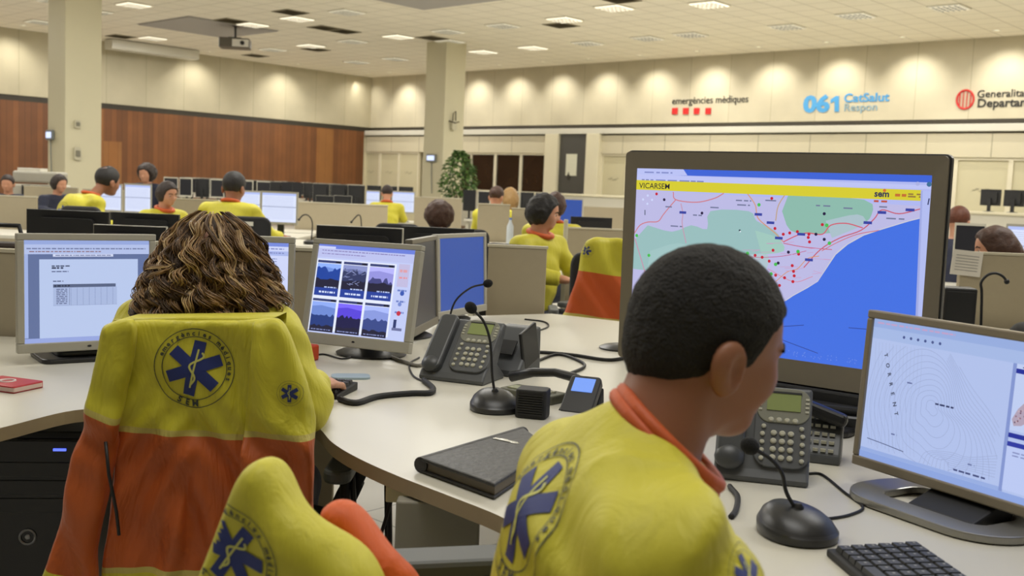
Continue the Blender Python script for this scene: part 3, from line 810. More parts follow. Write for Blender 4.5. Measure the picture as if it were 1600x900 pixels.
def monitor(name, c, yaw, tilt, w, h, lbl, content, frame=None, bez=(.018, .018, .026), stand='round', base_mat=None, neck_mat=None, logo=None, roll=0., group=None, depth=.045, cat='monitor'):
    """c = centre of the panel's front; stand drops to the desk"""
    frame = frame or SILV
    gx, gy = c[0], c[1] + .0
    bk = Matrix.Rotation(yaw, 3, 'Z') @ Vector((0, .085, 0))
    e = empty(name, (gx + bk.x, gy + bk.y, DZ), yaw, lbl, cat, group)
    mw = Matrix.Translation(c) @ Matrix.Rotation(yaw, 4, 'Z') @ Matrix.Rotation(tilt, 4, 'X') @ Matrix.Rotation(roll, 4, 'Y')
    bs, bt, bb = bez
    q = MB()
    q.box2((-w / 2, 0, h / 2 - bt), (w / 2, .028, h / 2)); q.box2((-w / 2, 0, -h / 2), (w / 2, .028, -h / 2 + bb))
    q.box2((-w / 2, 0, -h / 2 + bb), (-w / 2 + bs, .028, h / 2 - bt)); q.box2((w / 2 - bs, 0, -h / 2 + bb), (w / 2, .028, h / 2 - bt))
    q.build('bezel', frame, e, mw=mw, bevel=.003)
    q = MB().box2((-w / 2 + .002, .008, -h / 2 + .002), (w / 2 - .002, .032, h / 2 - .002))
    q.prism(rrect(w * .8, h * .8, .03), .030, depth + .02, fn=lambda x, y, z: (x * (1 - (z - .03) * 3), z, y * (1 - (z - .03) * 3)))
    q.build('back_shell', BLKP, e, mw=mw, bevel=.004)
    sw, sh = w - 2 * bs, h - bt - bb
    S = Screen(sw, sh); content(S) if content else S.rect(0, 0, 1, 1, (20, 22, 26), .5)
    ms = mw @ Matrix.Translation((0, .0062, (bb - bt) / 2))
    S.b.build('screen', S.mats, e, mw=ms)
    if logo: MB().ball((0, -.0008, -h / 2 + bb / 2), (.006, .001, .003), 8).build('maker_badge', BLKM, e, mw=mw)
    bm_ = base_mat or BLKP; nm = neck_mat or BLKP
    zc = c[2] - DZ
    if stand == 'round':
        MB().lathe([(.115, 0), (.118, .006), (.10, .014), (.04, .022), (.03, .026)], n=32, sx=1.0, sy=.95).build('base', bm_, e, smooth=40)
        MB().box((0, 0, zc * .5 - .02), (.085, .035, zc * 1.0 - .03)).build('neck', nm, e, bevel=.006)
    elif stand == 'plate':
        MB().prism(rrect(.26, .20, .03), 0, .014).prism(rrect(.16, .12, .02), .014, .03).build('base', bm_, e, bevel=.004)
        MB().box((0, .01, zc * .5), (.13, .045, zc)).build('neck', nm, e, bevel=.008)
    return e, ms, (sw, sh)
BGD = (186, 198, 236)
def doc(S):
    S.rect(0, 0, 1, 1, (96, 112, 156)); S.rect(0, 0, 1, .04, (150, 168, 220)); S.rect(0, .04, 1, .135, (178, 192, 232))
    S.scrib(.02, .97, .075, .012, (110, 120, 160), 1); S.scrib(.04, .60, .105, .010, (140, 110, 120), 2); S.rect(.22, .135, .70, .160, (206, 214, 240))
    S.scrib(.24, .68, .142, .01, (120, 130, 170), 4)
    S.rect(0, .135, .03, .95, (160, 178, 226)); S.rect(.115, .185, .905, .955, (184, 200, 236)); S.rect(0, .955, 1, 1, (150, 166, 222))
    S.scrib(.21, .36, .245, .012, (60, 70, 100), 5); S.scrib(.21, .30, .262, .016, (50, 60, 90), 6); S.scrib(.21, .34, .30, .01, (80, 90, 130), 7); S.scrib(.22, .30, .395, .01, (70, 80, 120), 8)
    S.rect(.22, .43, .72, .462, (86, 98, 130)); S.rect(.22, .462, .73, .64, (168, 184, 222))
    S.scrib(.23, .35, .44, .012, (30, 36, 60), 9)
    for k in range(9): S.scrib(.245, .33, .475 + k * .0175, .009, (90, 100, 140), 10 + k)
    for k in range(8): S.line([(.36 + k * .048, .465), (.36 + k * .048, .64)], .0007, (110, 124, 170), False)
    for k in range(14): S.scrib(.345, .35, .47 + k * .012, .006, (70, 80, 120), 40 + k)
    S.line([(.22, .64), (.73, .64)], .0006, (120, 132, 176), False)
def thumbs(S):
    S.rect(0, 0, 1, 1, (196, 206, 248)); S.rect(0, 0, 1, .045, (110, 130, 222)); S.rect(0, .02, .18, .045, (210, 216, 250)); S.rect(0, .045, 1, .145, (190, 196, 240))
    S.scrib(.04, .9, .062, .010, (130, 120, 180), 1); S.scrib(.04, .5, .098, .010, (140, 130, 190), 2)
    S.rect(0, .165, .83, .97, (232, 238, 255))
    R_ = random.Random(4)
    for r in range(2):
        for c in range(3):
            u0, u1 = .012 + c * .275, .262 + c * .275; v0 = .18 + r * .435; v1 = v0 + (.40 if r == 0 else .37)
            S.rect(u0, v0, u1, v0 + .028, (56, 66, 118)); S.rect(u1 - .06, v0 + .005, u1 - .01, v0 + .024, (20, 22, 40))
            sky = [(112, 146, 226), (106, 116, 170), (152, 150, 226), (112, 140, 214), (92, 72, 222), (140, 156, 226)][r * 3 + c]
            S.rect(u0, v0 + .035, u1, v1, sky)
            S.poly([(u0, v0 + .035), (u0, v0 + .09), (u0 + .1, v0 + .075), (u1, v0 + .10), (u1, v0 + .035)], tuple(min(255, v + 34) for v in sky))
            mt = [(34, 70, 160), (52, 60, 100), (70, 72, 130), (40, 62, 128), (32, 30, 74), (60, 76, 140)][r * 3 + c]
            hz = v0 + (.10 if r == 0 and c < 2 else .18); n = 12
            S.poly([(u0, v1)] + [(u0 + (u1 - u0) * i / n, hz + R_.uniform(-.03, .03) * (1.2 if r == 0 else .6)) for i in range(n + 1)] + [(u1, v1)], mt)
            n = 10
            S.poly([(u0, v1)] + [(u0 + (u1 - u0) * i / n, v1 - (.19 if r == 0 else .07) + R_.uniform(-.012, .012)) for i in range(n + 1)] + [(u1, v1)], (36, 34, 58))
            if r == 0:
                S.rect(u0, v1 - .09, u1, v1, (40, 66, 156)); S.scrib(u0 + .1, u1 - .02, v1 - .105, .014, (180, 196, 240), c); S.scrib(u0 + .05, u1 - .03, v1 - .052, .02, (214, 226, 255), c + 3)
                if c == 1:
                    for k in range(26): a, b_ = R_.uniform(u0, u1 - .05), R_.uniform(v0 + .05, v1 - .15); S.line([(a, b_), (a + .04, b_ + R_.uniform(-.03, .03))], .0012, (150, 160, 210), False)
            else: S.scrib(u0 + .02, u1 - .02, v1 - .03, .012, (130, 140, 190), c)
    S.rect(.855, .16, .965, .41, (196, 190, 226)); S.scrib(.87, .95, .22, .03, (224, 160, 170), 3); S.scrib(.87, .95, .30, .02, (232, 150, 160), 5)
    for v in (.44, .56, .68): S.scrib(.87, .96, v, .02, (110, 130, 200), 6)
    S.dot(.92, .48, .008, (60, 90, 180)); S.dot(.91, .60, .007, (120, 140, 210)); S.dot(.91, .70, .008, (200, 50, 70)); S.rect(.87, .77, .90, .86, (50, 60, 110)); S.rect(.86, .86, .96, .89, (110, 116, 160))
def sheet(S):
    S.rect(0, 0, 1, 1, (206, 214, 250)); S.rect(0, 0, 1, .04, (120, 140, 222)); S.rect(0, .09, 1, .14, (170, 184, 236)); S.scrib(.02, .96, .06, .012, (120, 130, 190), 2); S.scrib(.02, .96, .105, .012, (120, 130, 190), 3)
    for k in range(26):
        if k in (5, 6, 14): continue
        S.scrib(.04, .9, .17 + k * .029, .010, (130, 142, 190), k)
    S.scrib(.68, .78, .165, .02, (30, 36, 60), 3)
    for k in range(6): S.line([(.3 + k * .11, .2), (.3 + k * .11, .62)], .001, (150, 160, 205), False)
    S.rect(.55, .70, .9, .705, (200, 60, 80)); S.rect(0, .955, 1, 1, (160, 178, 236))
monitor('monitor', (-1.246, 3.078, .947), math.radians(36), math.radians(-2), .392, .345, 'pale-framed monitor at the left showing a document page with a small table', doc, stand='plate', bez=(.020, .02, .028), logo=True)
monitor('monitor', (-.907, 3.371, .945), math.radians(5.4), 0, .40, .345, 'pale-framed monitor mostly hidden behind the curly hair', sheet, stand='round', bez=(.020, .02, .028))
monitor('monitor', (-.489, 3.355, .946), math.radians(-23), math.radians(-11.2), .404, .345, 'pale-framed monitor showing six landscape thumbnails', thumbs, stand='round', bez=(.022, .018, .036), logo=True)
def plainblue(S): S.rect(0, 0, 1, 1, (44, 78, 158))
def darkscr(S): S.rect(0, 0, 1, 1, (66, 66, 68), .55)
monitor('monitor', (-.207, 4.425, .937), math.radians(64.8), math.radians(-3), .439, .345, 'monitor with a plain blue screen beside the narrow beige partition', plainblue, bez=(.022, .018, .03))
monitor('monitor', (-.318, 3.88, .940), math.radians(82), math.radians(-3), .41, .345, 'dark switched-off monitor seen nearly edge-on left of the plain blue one', darkscr, bez=(.022, .018, .03), frame=SILVD)

# ------------------------------------------------------------ the big map display
TVC, TVY, TVT, TVW, TVH = Vector((.654, 2.718, 1.129)), math.radians(-37.6), math.radians(1.2), .872, .585
tvm = Matrix.Translation(TVC) @ Matrix.Rotation(TVY, 4, 'Z') @ Matrix.Rotation(TVT, 4, 'X')
TVB = (.035, .046, .060)
def uv_of(ms, sw, sh):
    inv = ms.inverted(); n = ms.to_3x3() @ Vector((0, -1, 0)); o = ms.translation
    def g(px, py):
        q = inv @ atplane(px, py, o, n); return (q.x / sw + .5, .5 - q.z / sh)
    return g
tv_ms = tvm @ Matrix.Translation((0, .0062, (TVB[2] - TVB[1]) / 2)); tsw, tsh = TVW - 2 * TVB[0], TVH - TVB[1] - TVB[2]
G = uv_of(tv_ms, tsw, tsh)
def mapscreen(S):
    def cl(l): return [(min(1, max(0, u)), min(1, max(0, v))) for u, v in [G(*p) for p in l]]
    S.rect(0, 0, 1, 1, (176, 184, 240))
    S.rect(0, 0, 1, .035, (62, 100, 214)); S.poly(cl([(992, 262), (1068, 264), (1074, 274), (992, 274)]), (186, 194, 244))
    S.poly(cl([(992, 272), (1462, 290), (1462, 296), (992, 283)]), (190, 196, 244))
    S.scrib(.02, .26, .062, .010, (120, 130, 190), 3); S.scrib(.03, .14, .018, .008, (130, 140, 200), 5)
    land = cl([(990, 296), (1440, 322), (1436, 470), (1430, 592), (960, 556)])
    S.poly(land, (188, 186, 228))
    GR = (152, 190, 190); GR2 = (140, 186, 172)
    for pl, cc in (([(1012, 352), (1050, 362), (1080, 352), (1105, 358), (1110, 330), (1170, 330), (1182, 345), (1210, 360), (1220, 380), (1190, 400), (1130, 400), (1100, 420), (990, 420), (985, 375)], GR),
                   ([(1232, 304), (1350, 312), (1362, 335), (1345, 352), (1310, 362), (1270, 366), (1235, 360), (1222, 330)], GR2),
                   ([(1016, 392), (1060, 380), (1090, 395), (1080, 430), (1010, 430)], (160, 196, 196)),
                   ([(1290, 345), (1340, 335), (1350, 350), (1300, 372)], (170, 192, 202)),
                   ([(1180, 360), (1215, 372), (1225, 392), (1190, 398)], (160, 200, 190)), ([(1150, 400), (1200, 398), (1190, 430), (1150, 440)], (176, 196, 206))):
        S.poly([(p.x, p.y) for p in spline([(a, b, 0) for a, b in cl(pl)], 3)], cc)
    coast = [(1440, 341), (1420, 346), (1400, 352), (1374, 360), (1350, 368), (1325, 382), (1306, 398), (1290, 422), (1278, 440), (1262, 450), (1240, 462), (1228, 470), (1200, 480), (1150, 520), (1100, 560), (1060, 562)]
    sea = cl(coast) + cl([(1430, 593)])
    S.line(cl(coast[:12]), .004, (206, 206, 214))
    R_ = random.Random(11)
    def road(l, c=(206, 122, 132), w=.0028): S.line(cl(l), w, c)
    road([(990, 364), (1000, 352), (1012, 347), (1028, 346), (1036, 336), (1044, 326), (1056, 312)]); road([(1052, 300), (1056, 312), (1088, 316), (1116, 310), (1131, 302)])
    road([(1064, 318), (1067, 334), (1066, 350), (1072, 380)], (196, 150, 176)); road([(1166, 300), (1180, 320), (1184, 340), (1200, 355), (1212, 365), (1224, 378)], (210, 150, 120))
    road([(1228, 302), (1216, 322), (1212, 345)], (190, 160, 130)); road([(1224, 378), (1245, 368), (1262, 364), (1285, 366), (1298, 352), (1322, 349), (1348, 356)], (208, 90, 110))
    road([(1256, 418), (1282, 390), (1312, 372), (1345, 360), (1366, 342), (1378, 328), (1405, 334), (1440, 326)], (198, 96, 116)); road([(1224, 380), (1256, 386), (1300, 390)], (196, 90, 120), .002)
    road([(1374, 360), (1340, 366), (1310, 378), (1284, 392)], (206, 110, 120), .002); road([(992, 372), (998, 392), (1004, 412), (1012, 440)], (200, 140, 170)); road([(1140, 396), (1180, 402), (1224, 400), (1260, 392)], (190, 90, 130), .0015)
    road([(1212, 440), (1230, 425), (1246, 420), (1262, 404), (1280, 400)], (214, 150, 110), .002); road([(1200, 420), (1240, 440), (1270, 432)], (214, 130, 150), .0015)
    for k in range(26):
        x, y = R_.uniform(1160, 1290), R_.uniform(375, 450)
        if x + (y - 375) * .4 < 1300: road([(x, y), (x + R_.uniform(8, 30), y + R_.uniform(-3, 3))], (204, 150, 190), .001)
    S.poly(sea, (66, 112, 226)); 
    for x, y in ((1208, 391), (1234, 364), (1246, 362), (1263, 371), (1265, 378), (1180, 399), (1191, 402), (1202, 408), (1238, 415), (1240, 424), (1241, 431), (1226, 434), (1239, 440), (1248, 397), (1212, 430), (1218, 446), (1285, 351), (1211, 357), (1026, 303), (1206, 310), (1224, 366), (1264, 366), (1200, 436)):
        S.dot(*G(x, y), .0042, (196, 26, 52))
    for x, y in ((1216, 411), (1288, 374), (1275, 366), (1097, 333), (1038, 312), (1288, 334), (1232, 394)): S.dot(*G(x, y), .0042, (36, 24, 66))
    for x, y in ((1186, 320), (1168, 396), (1247, 393), (1212, 413), (1296, 380), (1205, 428), (1292, 352), (1014, 399), (995, 368)): S.dot(*G(x, y), .0048, (70, 190, 80))
    for x, y in ((1067, 332), (1185, 335), (1204, 348), (1217, 372), (1252, 366), (1356, 348), (1378, 332), (1422, 328), (1264, 406)):
        u, v = G(x, y); S.rect(u - .013, v - .007, u + .013, v + .007, (54, 66, 160))
    for x, y, l in ((1040, 322, 10), (1110, 323, 16), (1150, 312, 24), (1152, 319, 20), (1275, 320, 24), (1318, 324, 16), (1140, 404, 30), (1048, 352, 18), (1083, 335, 14), (1385, 340, 30), (1374, 322, 14), (1196, 312, 18)):
        a, b_ = G(x, y), G(x + l, y + l * .04); S.scrib(a[0], b_[0], a[1], .007, (110, 116, 150), x)
    for l in ([(1204, 512), (1225, 510), (1256, 508)], [(1204, 524), (1230, 534), (1262, 546), (1278, 552)], [(1326, 512), (1350, 514), (1380, 516)]): S.line(cl(l), .0016, (44, 60, 140))
    for k in range(60):
        x = R_.uniform(1202, 1420); S.dot(*G(x, 548 + (x - 1202) * .12 + R_.uniform(-4, 4)), .0014, (110, 140, 230))
    # the yellow banner
    S.poly(cl([(990, 281), (1440, 297), (1440, 314), (990, 296)]), (214, 204, 48))
    u, v = G(998, 294); S.text('VICARSEM', u + .002, v - .001, .0150, (26, 26, 40), .006)
    u, v = G(1366, 307); S.text('sem', u, v, .0155, (40, 44, 80), .03)
    S.scrib(u + .062, u + .095, v - .018, .014, (196, 110, 50), 3); S.scrib(u + .10, u + .155, v - .022, .008, (150, 120, 60), 4); S.scrib(u + .10, u + .155, v - .010, .008, (150, 120, 60), 5); S.scrib(u, u + .04, v + .018, .010, (190, 80, 60), 9)
    S.dot(u + .03, v - .032, .004, (210, 110, 50))
    # right margin of the page
    S.poly(cl([(1439, 298), (1462, 300), (1456, 500), (1448, 600), (1428, 596), (1434, 440)]), (178, 188, 240)); S.poly(cl([(1439, 298), (1442, 298), (1430, 600), (1426, 596)]), (160, 170, 226))
    u, v = G(1452, 288); S.dot(u, v, .006, (60, 110, 150)); u, v = G(1434, 287); S.dot(u, v, .005, (170, 176, 226))
    S.line(cl([(1452, 310), (1450, 320)]), .003, (60, 66, 110), False)
    u, v = G(1012, 312)
    for a in range(4): S.dot(u + .018 * math.cos(a * PI / 2), v + .024 * math.sin(a * PI / 2), .0035, (206, 214, 250))
    S.line(cl([(1008, 328), (1008, 336)]), .003, (90, 96, 120), False)
    u, v = G(1156, 360); S.dot(u, v, .003, (60, 80, 90)); S.dot(u + .002, v + .006, .002, (230, 240, 250))
TVF = mat('display_frame', (124, 116, 100), .35, var=.04)
tv = empty('map_display', (TVC.x, TVC.y, DZ), TVY, 'very large display in a dark frame showing a coastal road map with blue sea', 'display')
outer = rrect(TVW, TVH, .012, 4); inner = rrect(tsw, tsh, .002, 4, 0, (TVB[2] - TVB[1]) / 2)
q = MB(); n = len(outer)
q._add([(x, 0, z) for x, z in outer] + [(x, .003, z) for x, z in inner] + [(x, .03, z) for x, z in outer] + [(x, .01, z) for x, z in inner],
       [(i, (i + 1) % n, n + (i + 1) % n, n + i) for i in range(n)] + [(i, (i + 1) % n, 2 * n + (i + 1) % n, 2 * n + i) for i in range(n)] + [(n + i, n + (i + 1) % n, 3 * n + (i + 1) % n, 3 * n + i) for i in range(n)])
q.build('bezel', TVF, tv, mw=tvm)
q = MB().prism(rrect(TVW + .008, TVH + .008, .014, 4), 0.012, .035, fn=lambda x, y, z: (x, z, y)); q.prism(rrect(TVW * .7, TVH * .7, .03), .035, .11, fn=lambda x, y, z: (x, z, y))
q.build('back_shell', BLKP, tv, mw=tvm, bevel=.004)
S = Screen(tsw, tsh); mapscreen(S); S.b.build('screen', S.mats, tv, mw=tv_ms)
q = MB().box((0, .05, .10), (.14, .05, .20)); q.build('neck', BLKP, tv, bevel=.006)
MB().prism(rrect(.56, .24, .05), 0, .018).build('base', BLKP, tv, bevel=.006)
MB().box((0, .02, .075), (.70, .05, .035)).build('speaker_bar', BLKM, tv, bevel=.006)

# ------------------------------------------------------------ right monitor with the contour map
RMC, RMY, RMT, RW_, RH_ = Vector((.835, 1.88, .934)), math.radians(-60), math.radians(-3), .50, .315
def contour(S):
    S.rect(0, 0, 1, 1, (176, 192, 234)); S.rect(0, 0, 1, .06, (150, 172, 222)); S.scrib(.02, .4, .02, .012, (190, 160, 200), 2); S.rect(0, .06, 1, .14, (164, 184, 228))
    for k in range(6): S.dot(.16 + k * .035, .10, .003, (70, 84, 140))
    cx, cy = .33, .52
    R_ = random.Random(2)
    ph = [R_.uniform(0, 6) for _ in range(6)]
    for k in range(1, 17):
        r = .035 * k; pts = []
        for i in range(49):
            a = 2 * PI * i / 48
            rr = r * (1 + .22 * math.sin(a * 2 + ph[0]) + .10 * math.sin(3 * a + ph[1] + k * .12) + .05 * math.sin(5 * a + ph[2] + k * .3))
            u, v = cx + rr * math.cos(a) * .8, cy + rr * math.sin(a) * 1.25 + .02 * k
            pts.append((u, v))
        run = []
        for p in pts + [(9, 9)]:
            if .005 < p[0] < .645 and .15 < p[1] < .93: run.append(p)
            else:
                if len(run) > 3: S.line(run, .0008, (150, 164, 204))
                run = []
    for k in range(14):
        u0 = .02 + k * .018
        S.line([(u0, .16), (u0 + .01, .4), (u0 - .005 if k else .01, .62), (u0 + .02, .9)], .0006, (158, 172, 210))
    for k in range(8):
        S.line([(.30 + k * .02, .93), (.33 + k * .015, .84 + .004 * k), (.44, .80 + .014 * k), (.52, .80 + .012 * k), (.64, .74 + .02 * k)], .0008, (152, 166, 206))
    for k, ch in enumerate('TORRENT'): S.text(ch, .07 + k * .014, .24 + k * .065, .008, (50, 56, 80), .03, 1.2 - 2.4)
    S.scrib(.345, .43, .50, .012, (44, 52, 96), 5); S.scrib(.2, .225, .40, .01, (100, 112, 160), 5); S.scrib(.15, .18, .78, .01, (100, 112, 160), 7); S.scrib(.52, .55, .84, .01, (100, 112, 160), 8); S.scrib(.46, .60, .90, .012, (60, 70, 120), 9)
    S.line([(.03, .86), (.12, .87), (.22, .885)], .0016, (80, 90, 130)); S.rect(.0, .93, .66, .955, (150, 172, 224)); S.rect(.66, .14, .675, .955, (130, 148, 206))
    S.rect(.675, .14, 1, .56, (190, 204, 240)); S.rect(.675, .17, 1, .20, (30, 44, 150)); S.scrib(.70, .76, .155, .008, (80, 90, 130), 3)
    pts = [(.76, .27), (.80, .26), (.86, .29), (.93, .30), (.94, .36), (.88, .42), (.82, .45), (.76, .47), (.72, .52), (.69, .53), (.68, .49), (.70, .42), (.73, .36), (.745, .30)]
    S.poly(pts, (176, 160, 180))
    for k in range(150):
        u, v = R_.uniform(.69, .93), R_.uniform(.27, .52)
        if polysdf(np.array([u]), np.array([v]), pts)[0] < -.004: S.dot(u, v, .0016, R_.choice([(110, 70, 90), (140, 100, 120), (196, 170, 180), (90, 70, 100)]))
    S.rect(.675, .575, 1, .605, (30, 44, 150)); S.rect(.675, .63, 1, .66, (40, 54, 160)); S.rect(.675, .66, 1, .94, (186, 200, 242)); S.scrib(.70, .76, .69, .008, (130, 140, 190), 4); S.scrib(.70, .78, .71, .008, (130, 140, 190), 5)
    S.rect(0, .955, 1, 1, (140, 164, 222))
e, ms, _ = monitor('monitor', RMC, RMY, RMT, RW_, RH_, 'wide monitor on the right showing a pale contour map and a side window', contour, frame=mat('warm_silver', (136, 126, 108), .35), bez=(.014, .016, .020), stand=None)
zc = RMC.z - DZ
q = MB(); o_ = rrect(.36, .24, .10, 8, 0, 0); i_ = rrect(.22, .12, .03, 8, 0, .0); n = len(o_)
q._add([(x, y, .002) for x, y in o_] + [(x, y, .016) for x, y in o_] + [(x, y, .016) for x, y in i_] + [(x, y, .002) for x, y in i_],
       [(a * n + i, a * n + (i + 1) % n, b_ * n + (i + 1) % n, b_ * n + i) for a, b_ in ((0, 1), (1, 2), (2, 3), (3, 0)) for i in range(n)])
q.build('base', mat('base_silver', (150, 148, 142), .3, metal=.6), e, bevel=.003, mw=WM[e] @ Matrix.Translation((-.02, -.09, 0)))
MB().prism([(.03, .004), (.09, .02), (.10, .20), (.06, .20), (.045, .06), (-.10, .012), (-.10, .004)], -.07, .07, fn=lambda x, y, z: (z, x - .04, y)).build('neck', BLKM, e, bevel=.004)

# ------------------------------------------------------------ desk phones
PHG = mat('phone_grey', (84, 86, 88), .45, var=.05)
PHL = mat('phone_plate', (126, 126, 112), .45, var=.04)
KEY = mat('phone_key', (186, 184, 166), .4)
LCD = mat('phone_lcd', (138, 150, 92), .3, var=.05)
def make_phone(name, loc, yaw, lbl, sc=1.0, grad=40, handset=True):
    e = empty(name, loc, yaw, lbl, 'telephone')
    Ls, H = .20 * sc, 0
    a = math.radians(grad)
    q = MB().prism([(-.085, 0), (-.085, .012), (-.075, .026), (-.075 + Ls * math.cos(a), .026 + Ls * math.sin(a)), (-.055 + Ls * math.cos(a), .018 + Ls * math.sin(a)), (.02, .05), (.075, .012), (.075, 0)], -.115 * sc, .095 * sc, fn=lambda x, y, z: (z, x, y))
    q.build('body', PHG, e, bevel=.008, seg=3)
    FM = WM[e] @ Matrix.Translation((0, -.075, .026)) @ Matrix.Rotation(a, 4, 'X')      # face frame: x right, y up the slope, z out
    def plate(w): return rrect(w, Ls * .94, .035 * sc, 6, .032 * sc, Ls * .50)
    q = MB().prism(plate(.125 * sc), -.004, .008); q.build('face_plate', PHG, e, mw=FM, bevel=.002)
    q = MB().prism(rrect(.118 * sc, .084 * sc, .03 * sc, 6, .032 * sc, Ls * .76), .006, .0105); q.build('display_frame', PHL, e, mw=FM, bevel=.0015)
    q = MB().box((.032 * sc, Ls * .80, .011), (.075 * sc, .042 * sc, .003)).build('display', LCD, e, mw=FM)
    MB().box((.032 * sc, Ls * .80 + .022 * sc, .0115), (.078 * sc, .004, .004)).build('display_visor', BLKM, e, mw=FM)
    q = MB()
    def key(x, y, r=.0062): q.lathe([(r * sc, .007), (r * sc, .0115), (r * .6 * sc, .0135)], (x * sc, y, 0), 10, sx=1.15)
    for c in range(4): key(.005 + c * .018, Ls * .585, .0058)
    for s_ in (0, 1): key(-.010, Ls * (.50 - .0 * s_), .005) if s_ == 0 else key(.074, Ls * .50, .005)
    for r in range(4):
        for c in range(3): key(.013 + c * .019, Ls * (.43 - r * .095), .0062)
        key(-.012, Ls * (.41 - r * .095), .005); key(.077, Ls * (.41 - r * .095), .005)
    for k in range(4): q.box((-.020 * sc, Ls * (.70 + k * .05), .011), (.008 * sc, .004, .003)); q.box((.084 * sc, Ls * (.70 + k * .05), .011), (.008 * sc, .004, .003))
    q.build('keypad', KEY, e, mw=FM, smooth=35)
    if not handset:
        MB().prism(rrect(.062 * sc, Ls * 1.02, .02 * sc, 5, -.080 * sc, Ls * .50), -.01, .022).build('cradle', mat('handset_grey', (66, 68, 70), .4), e, mw=FM, bevel=.008, seg=3)
        MB().ball((-.082 * sc, .018, .012), (.030, .026, .018), 14).build('earpiece', mat('handset_grey', (66, 68, 70), .4), e, mw=FM, smooth=True)
    if handset:
        q = MB(); pts = [(-.083 * sc, y, .018 + .014 * math.sin(PI * (y + .0) / Ls)) for y in [Ls * t / 10 for t in range(11)]]
        q.tube(pts, [.020, .022, .018, .015, .0145, .014, .0145, .015, .018, .022, .020], 12); q.ball((-.083 * sc, .012, .008), (.024, .028, .016)); q.ball((-.083 * sc, Ls - .012, .008), (.024, .028, .016))
        q.build('handset', mat('handset_grey', (66, 68, 70), .4), e, mw=FM, smooth=True)
    return e, FM
p = atz(722, 592)
ph1, _ = make_phone('desk_phone', (p.x + .01, p.y + .01, DZ), math.radians(-22), 'grey desk phone with a green display in front of the plain blue monitor', .98, 46, handset=False)
p = atz(1190, 742)
ph2, _ = make_phone('desk_phone', (p.x + .010, p.y + .012, DZ), math.radians(-14), 'grey desk phone beside the man face, behind the right-hand microphone', .88, 62, handset=False)

# gooseneck microphones
BASEB = mat('mic_base', (46, 46, 48), .32, var=.05)
def make_mic(name, loc, yaw, pts, lbl, sc=1.0):
    e = empty(name, loc, yaw, lbl, 'microphone')
    def fn(p):
        x, y, z = p; t = (y / .075)
        return (x * (1 - .12 * t), y, z + (z / .05) * .012 * t)
    MB().lathe([(.060, 0), (.063, .004), (.0635, .018), (.061, .022), (.060, .024)], n=36, sy=1.15, fn=fn).build('base', BASEB, e, smooth=40)
    MB().lathe([(.060, .0235), (.055, .033), (.044, .042), (.028, .048), (.004, .050)], n=36, sy=1.15, fn=fn).build('base_cover', BLKP, e, smooth=40)
    q = MB().prism([(-.030, -.036), (.030, -.036), (.026, .008), (0, .018), (-.026, .008)], .038, .0425, fn=lambda x, y, z: (x, y - .006, z + y * .18)); q.build('control_recess', BLKM, e, bevel=.001)
    for k in (-1, 0, 1): MB().lathe([(.006, .040), (.006, .0445), (.003, .046)], (k * .017, -.030 + abs(k) * .006, -.004), 12).build('button', mat('button_grey', (120, 120, 118), .3), e, smooth=40)
    loc = Vector(loc); inv = WM[e].inverted()
    P = [(0, -.004, .04)] + [tuple(inv @ Vector(p)) for p in pts]
    sp = spline(P, 8)
    q = MB().tube(sp, .0034, 8); q.lathe([(.009, .038), (.009, .05), (.005, .056)], (0, -.004, 0), 14); q.build('gooseneck', BLKM, e, smooth=40)
    d = (Vector(sp[-1]) - Vector(sp[-4])).normalized(); tip = Vector(sp[-1]); Rq = d.to_track_quat('Z', 'Y').to_matrix()
    MB().ball(tuple(tip + d * .012), (.0145, .0145, .017), 12, R=Rq).build('foam_ball', mat('foam_black', (20, 20, 21), .95, bump=.4, scale=400), e, smooth=True)
    return e
p = atz(772, 640); Y = p.y
make_mic('desk_microphone', (p.x, Y, DZ), math.radians(10), [at(769, 585, Y), at(766, 535, Y), at(756, 503, Y), at(741, 486, Y)], 'gooseneck microphone in front of the desk phone, left of the black box')
p = atz(1242, 836); Y = p.y
make_mic('desk_microphone', (p.x, Y + .0, DZ), math.radians(28), [at(1229, 770, Y), at(1222, 740, Y), at(1205, 718, Y - .01), at(1180, 702, Y - .02)], 'gooseneck microphone at the lower right, in front of the man')
p = Vector((at(700, 520, 3.62).x, 3.62, DZ))
make_mic('desk_microphone', tuple(p), math.radians(0), [at(702, 500, 3.62), at(712, 470, 3.6), at(735, 450, 3.6), at(757, 444, 3.6)], 'gooseneck microphone behind the desk phone, its tip over the blue screen')

# black box (loudspeaker) beside the mic, folder, handsets and radio
def boxy(name, px, py, dx, w, d, h, yaw, lbl, cat, m=BLKP, bev=.006, dy=0.):
    p = atz(px, py); e = empty(name, (p.x + dx, p.y + dy, DZ), yaw, lbl, cat); return e
e = boxy('small_loudspeaker', 832, 655, 0, 0, 0, 0, math.radians(-14), 'small black ribbed box loudspeaker right of the middle microphone', 'loudspeaker', dy=.03)
MB().prism(rrect(.078, .065, .012), 0, .072).build('body', BLKM, e, bevel=.004)
q = MB()
for k in range(9): q.box((0, -.034, .012 + k * .006), (.062, .003, .0025))
q.build('grille', BLKP, e)
p0_, p1_, p2_, p3_ = P2(657, 716, .77), P2(773, 757, .77), P2(862, 700, .77), P2(818, 668, .77)
cx = sum(v[0] for v in (p0_, p1_, p2_, p3_)) / 4; cy = sum(v[1] for v in (p0_, p1_, p2_, p3_)) / 4
ax = Vector((p1_[0] - p0_[0], p1_[1] - p0_[1], 0)); yaw_ = math.atan2(ax.y, ax.x); wf = ax.length; hf = Vector((p3_[0] - p0_[0], p3_[1] - p0_[1], 0)).length
e = empty('zip_folder', (cx, cy, DZ), yaw_, 'black zipped document folder with a silver badge on the worktop', 'folder')
print('folder', wf, hf)
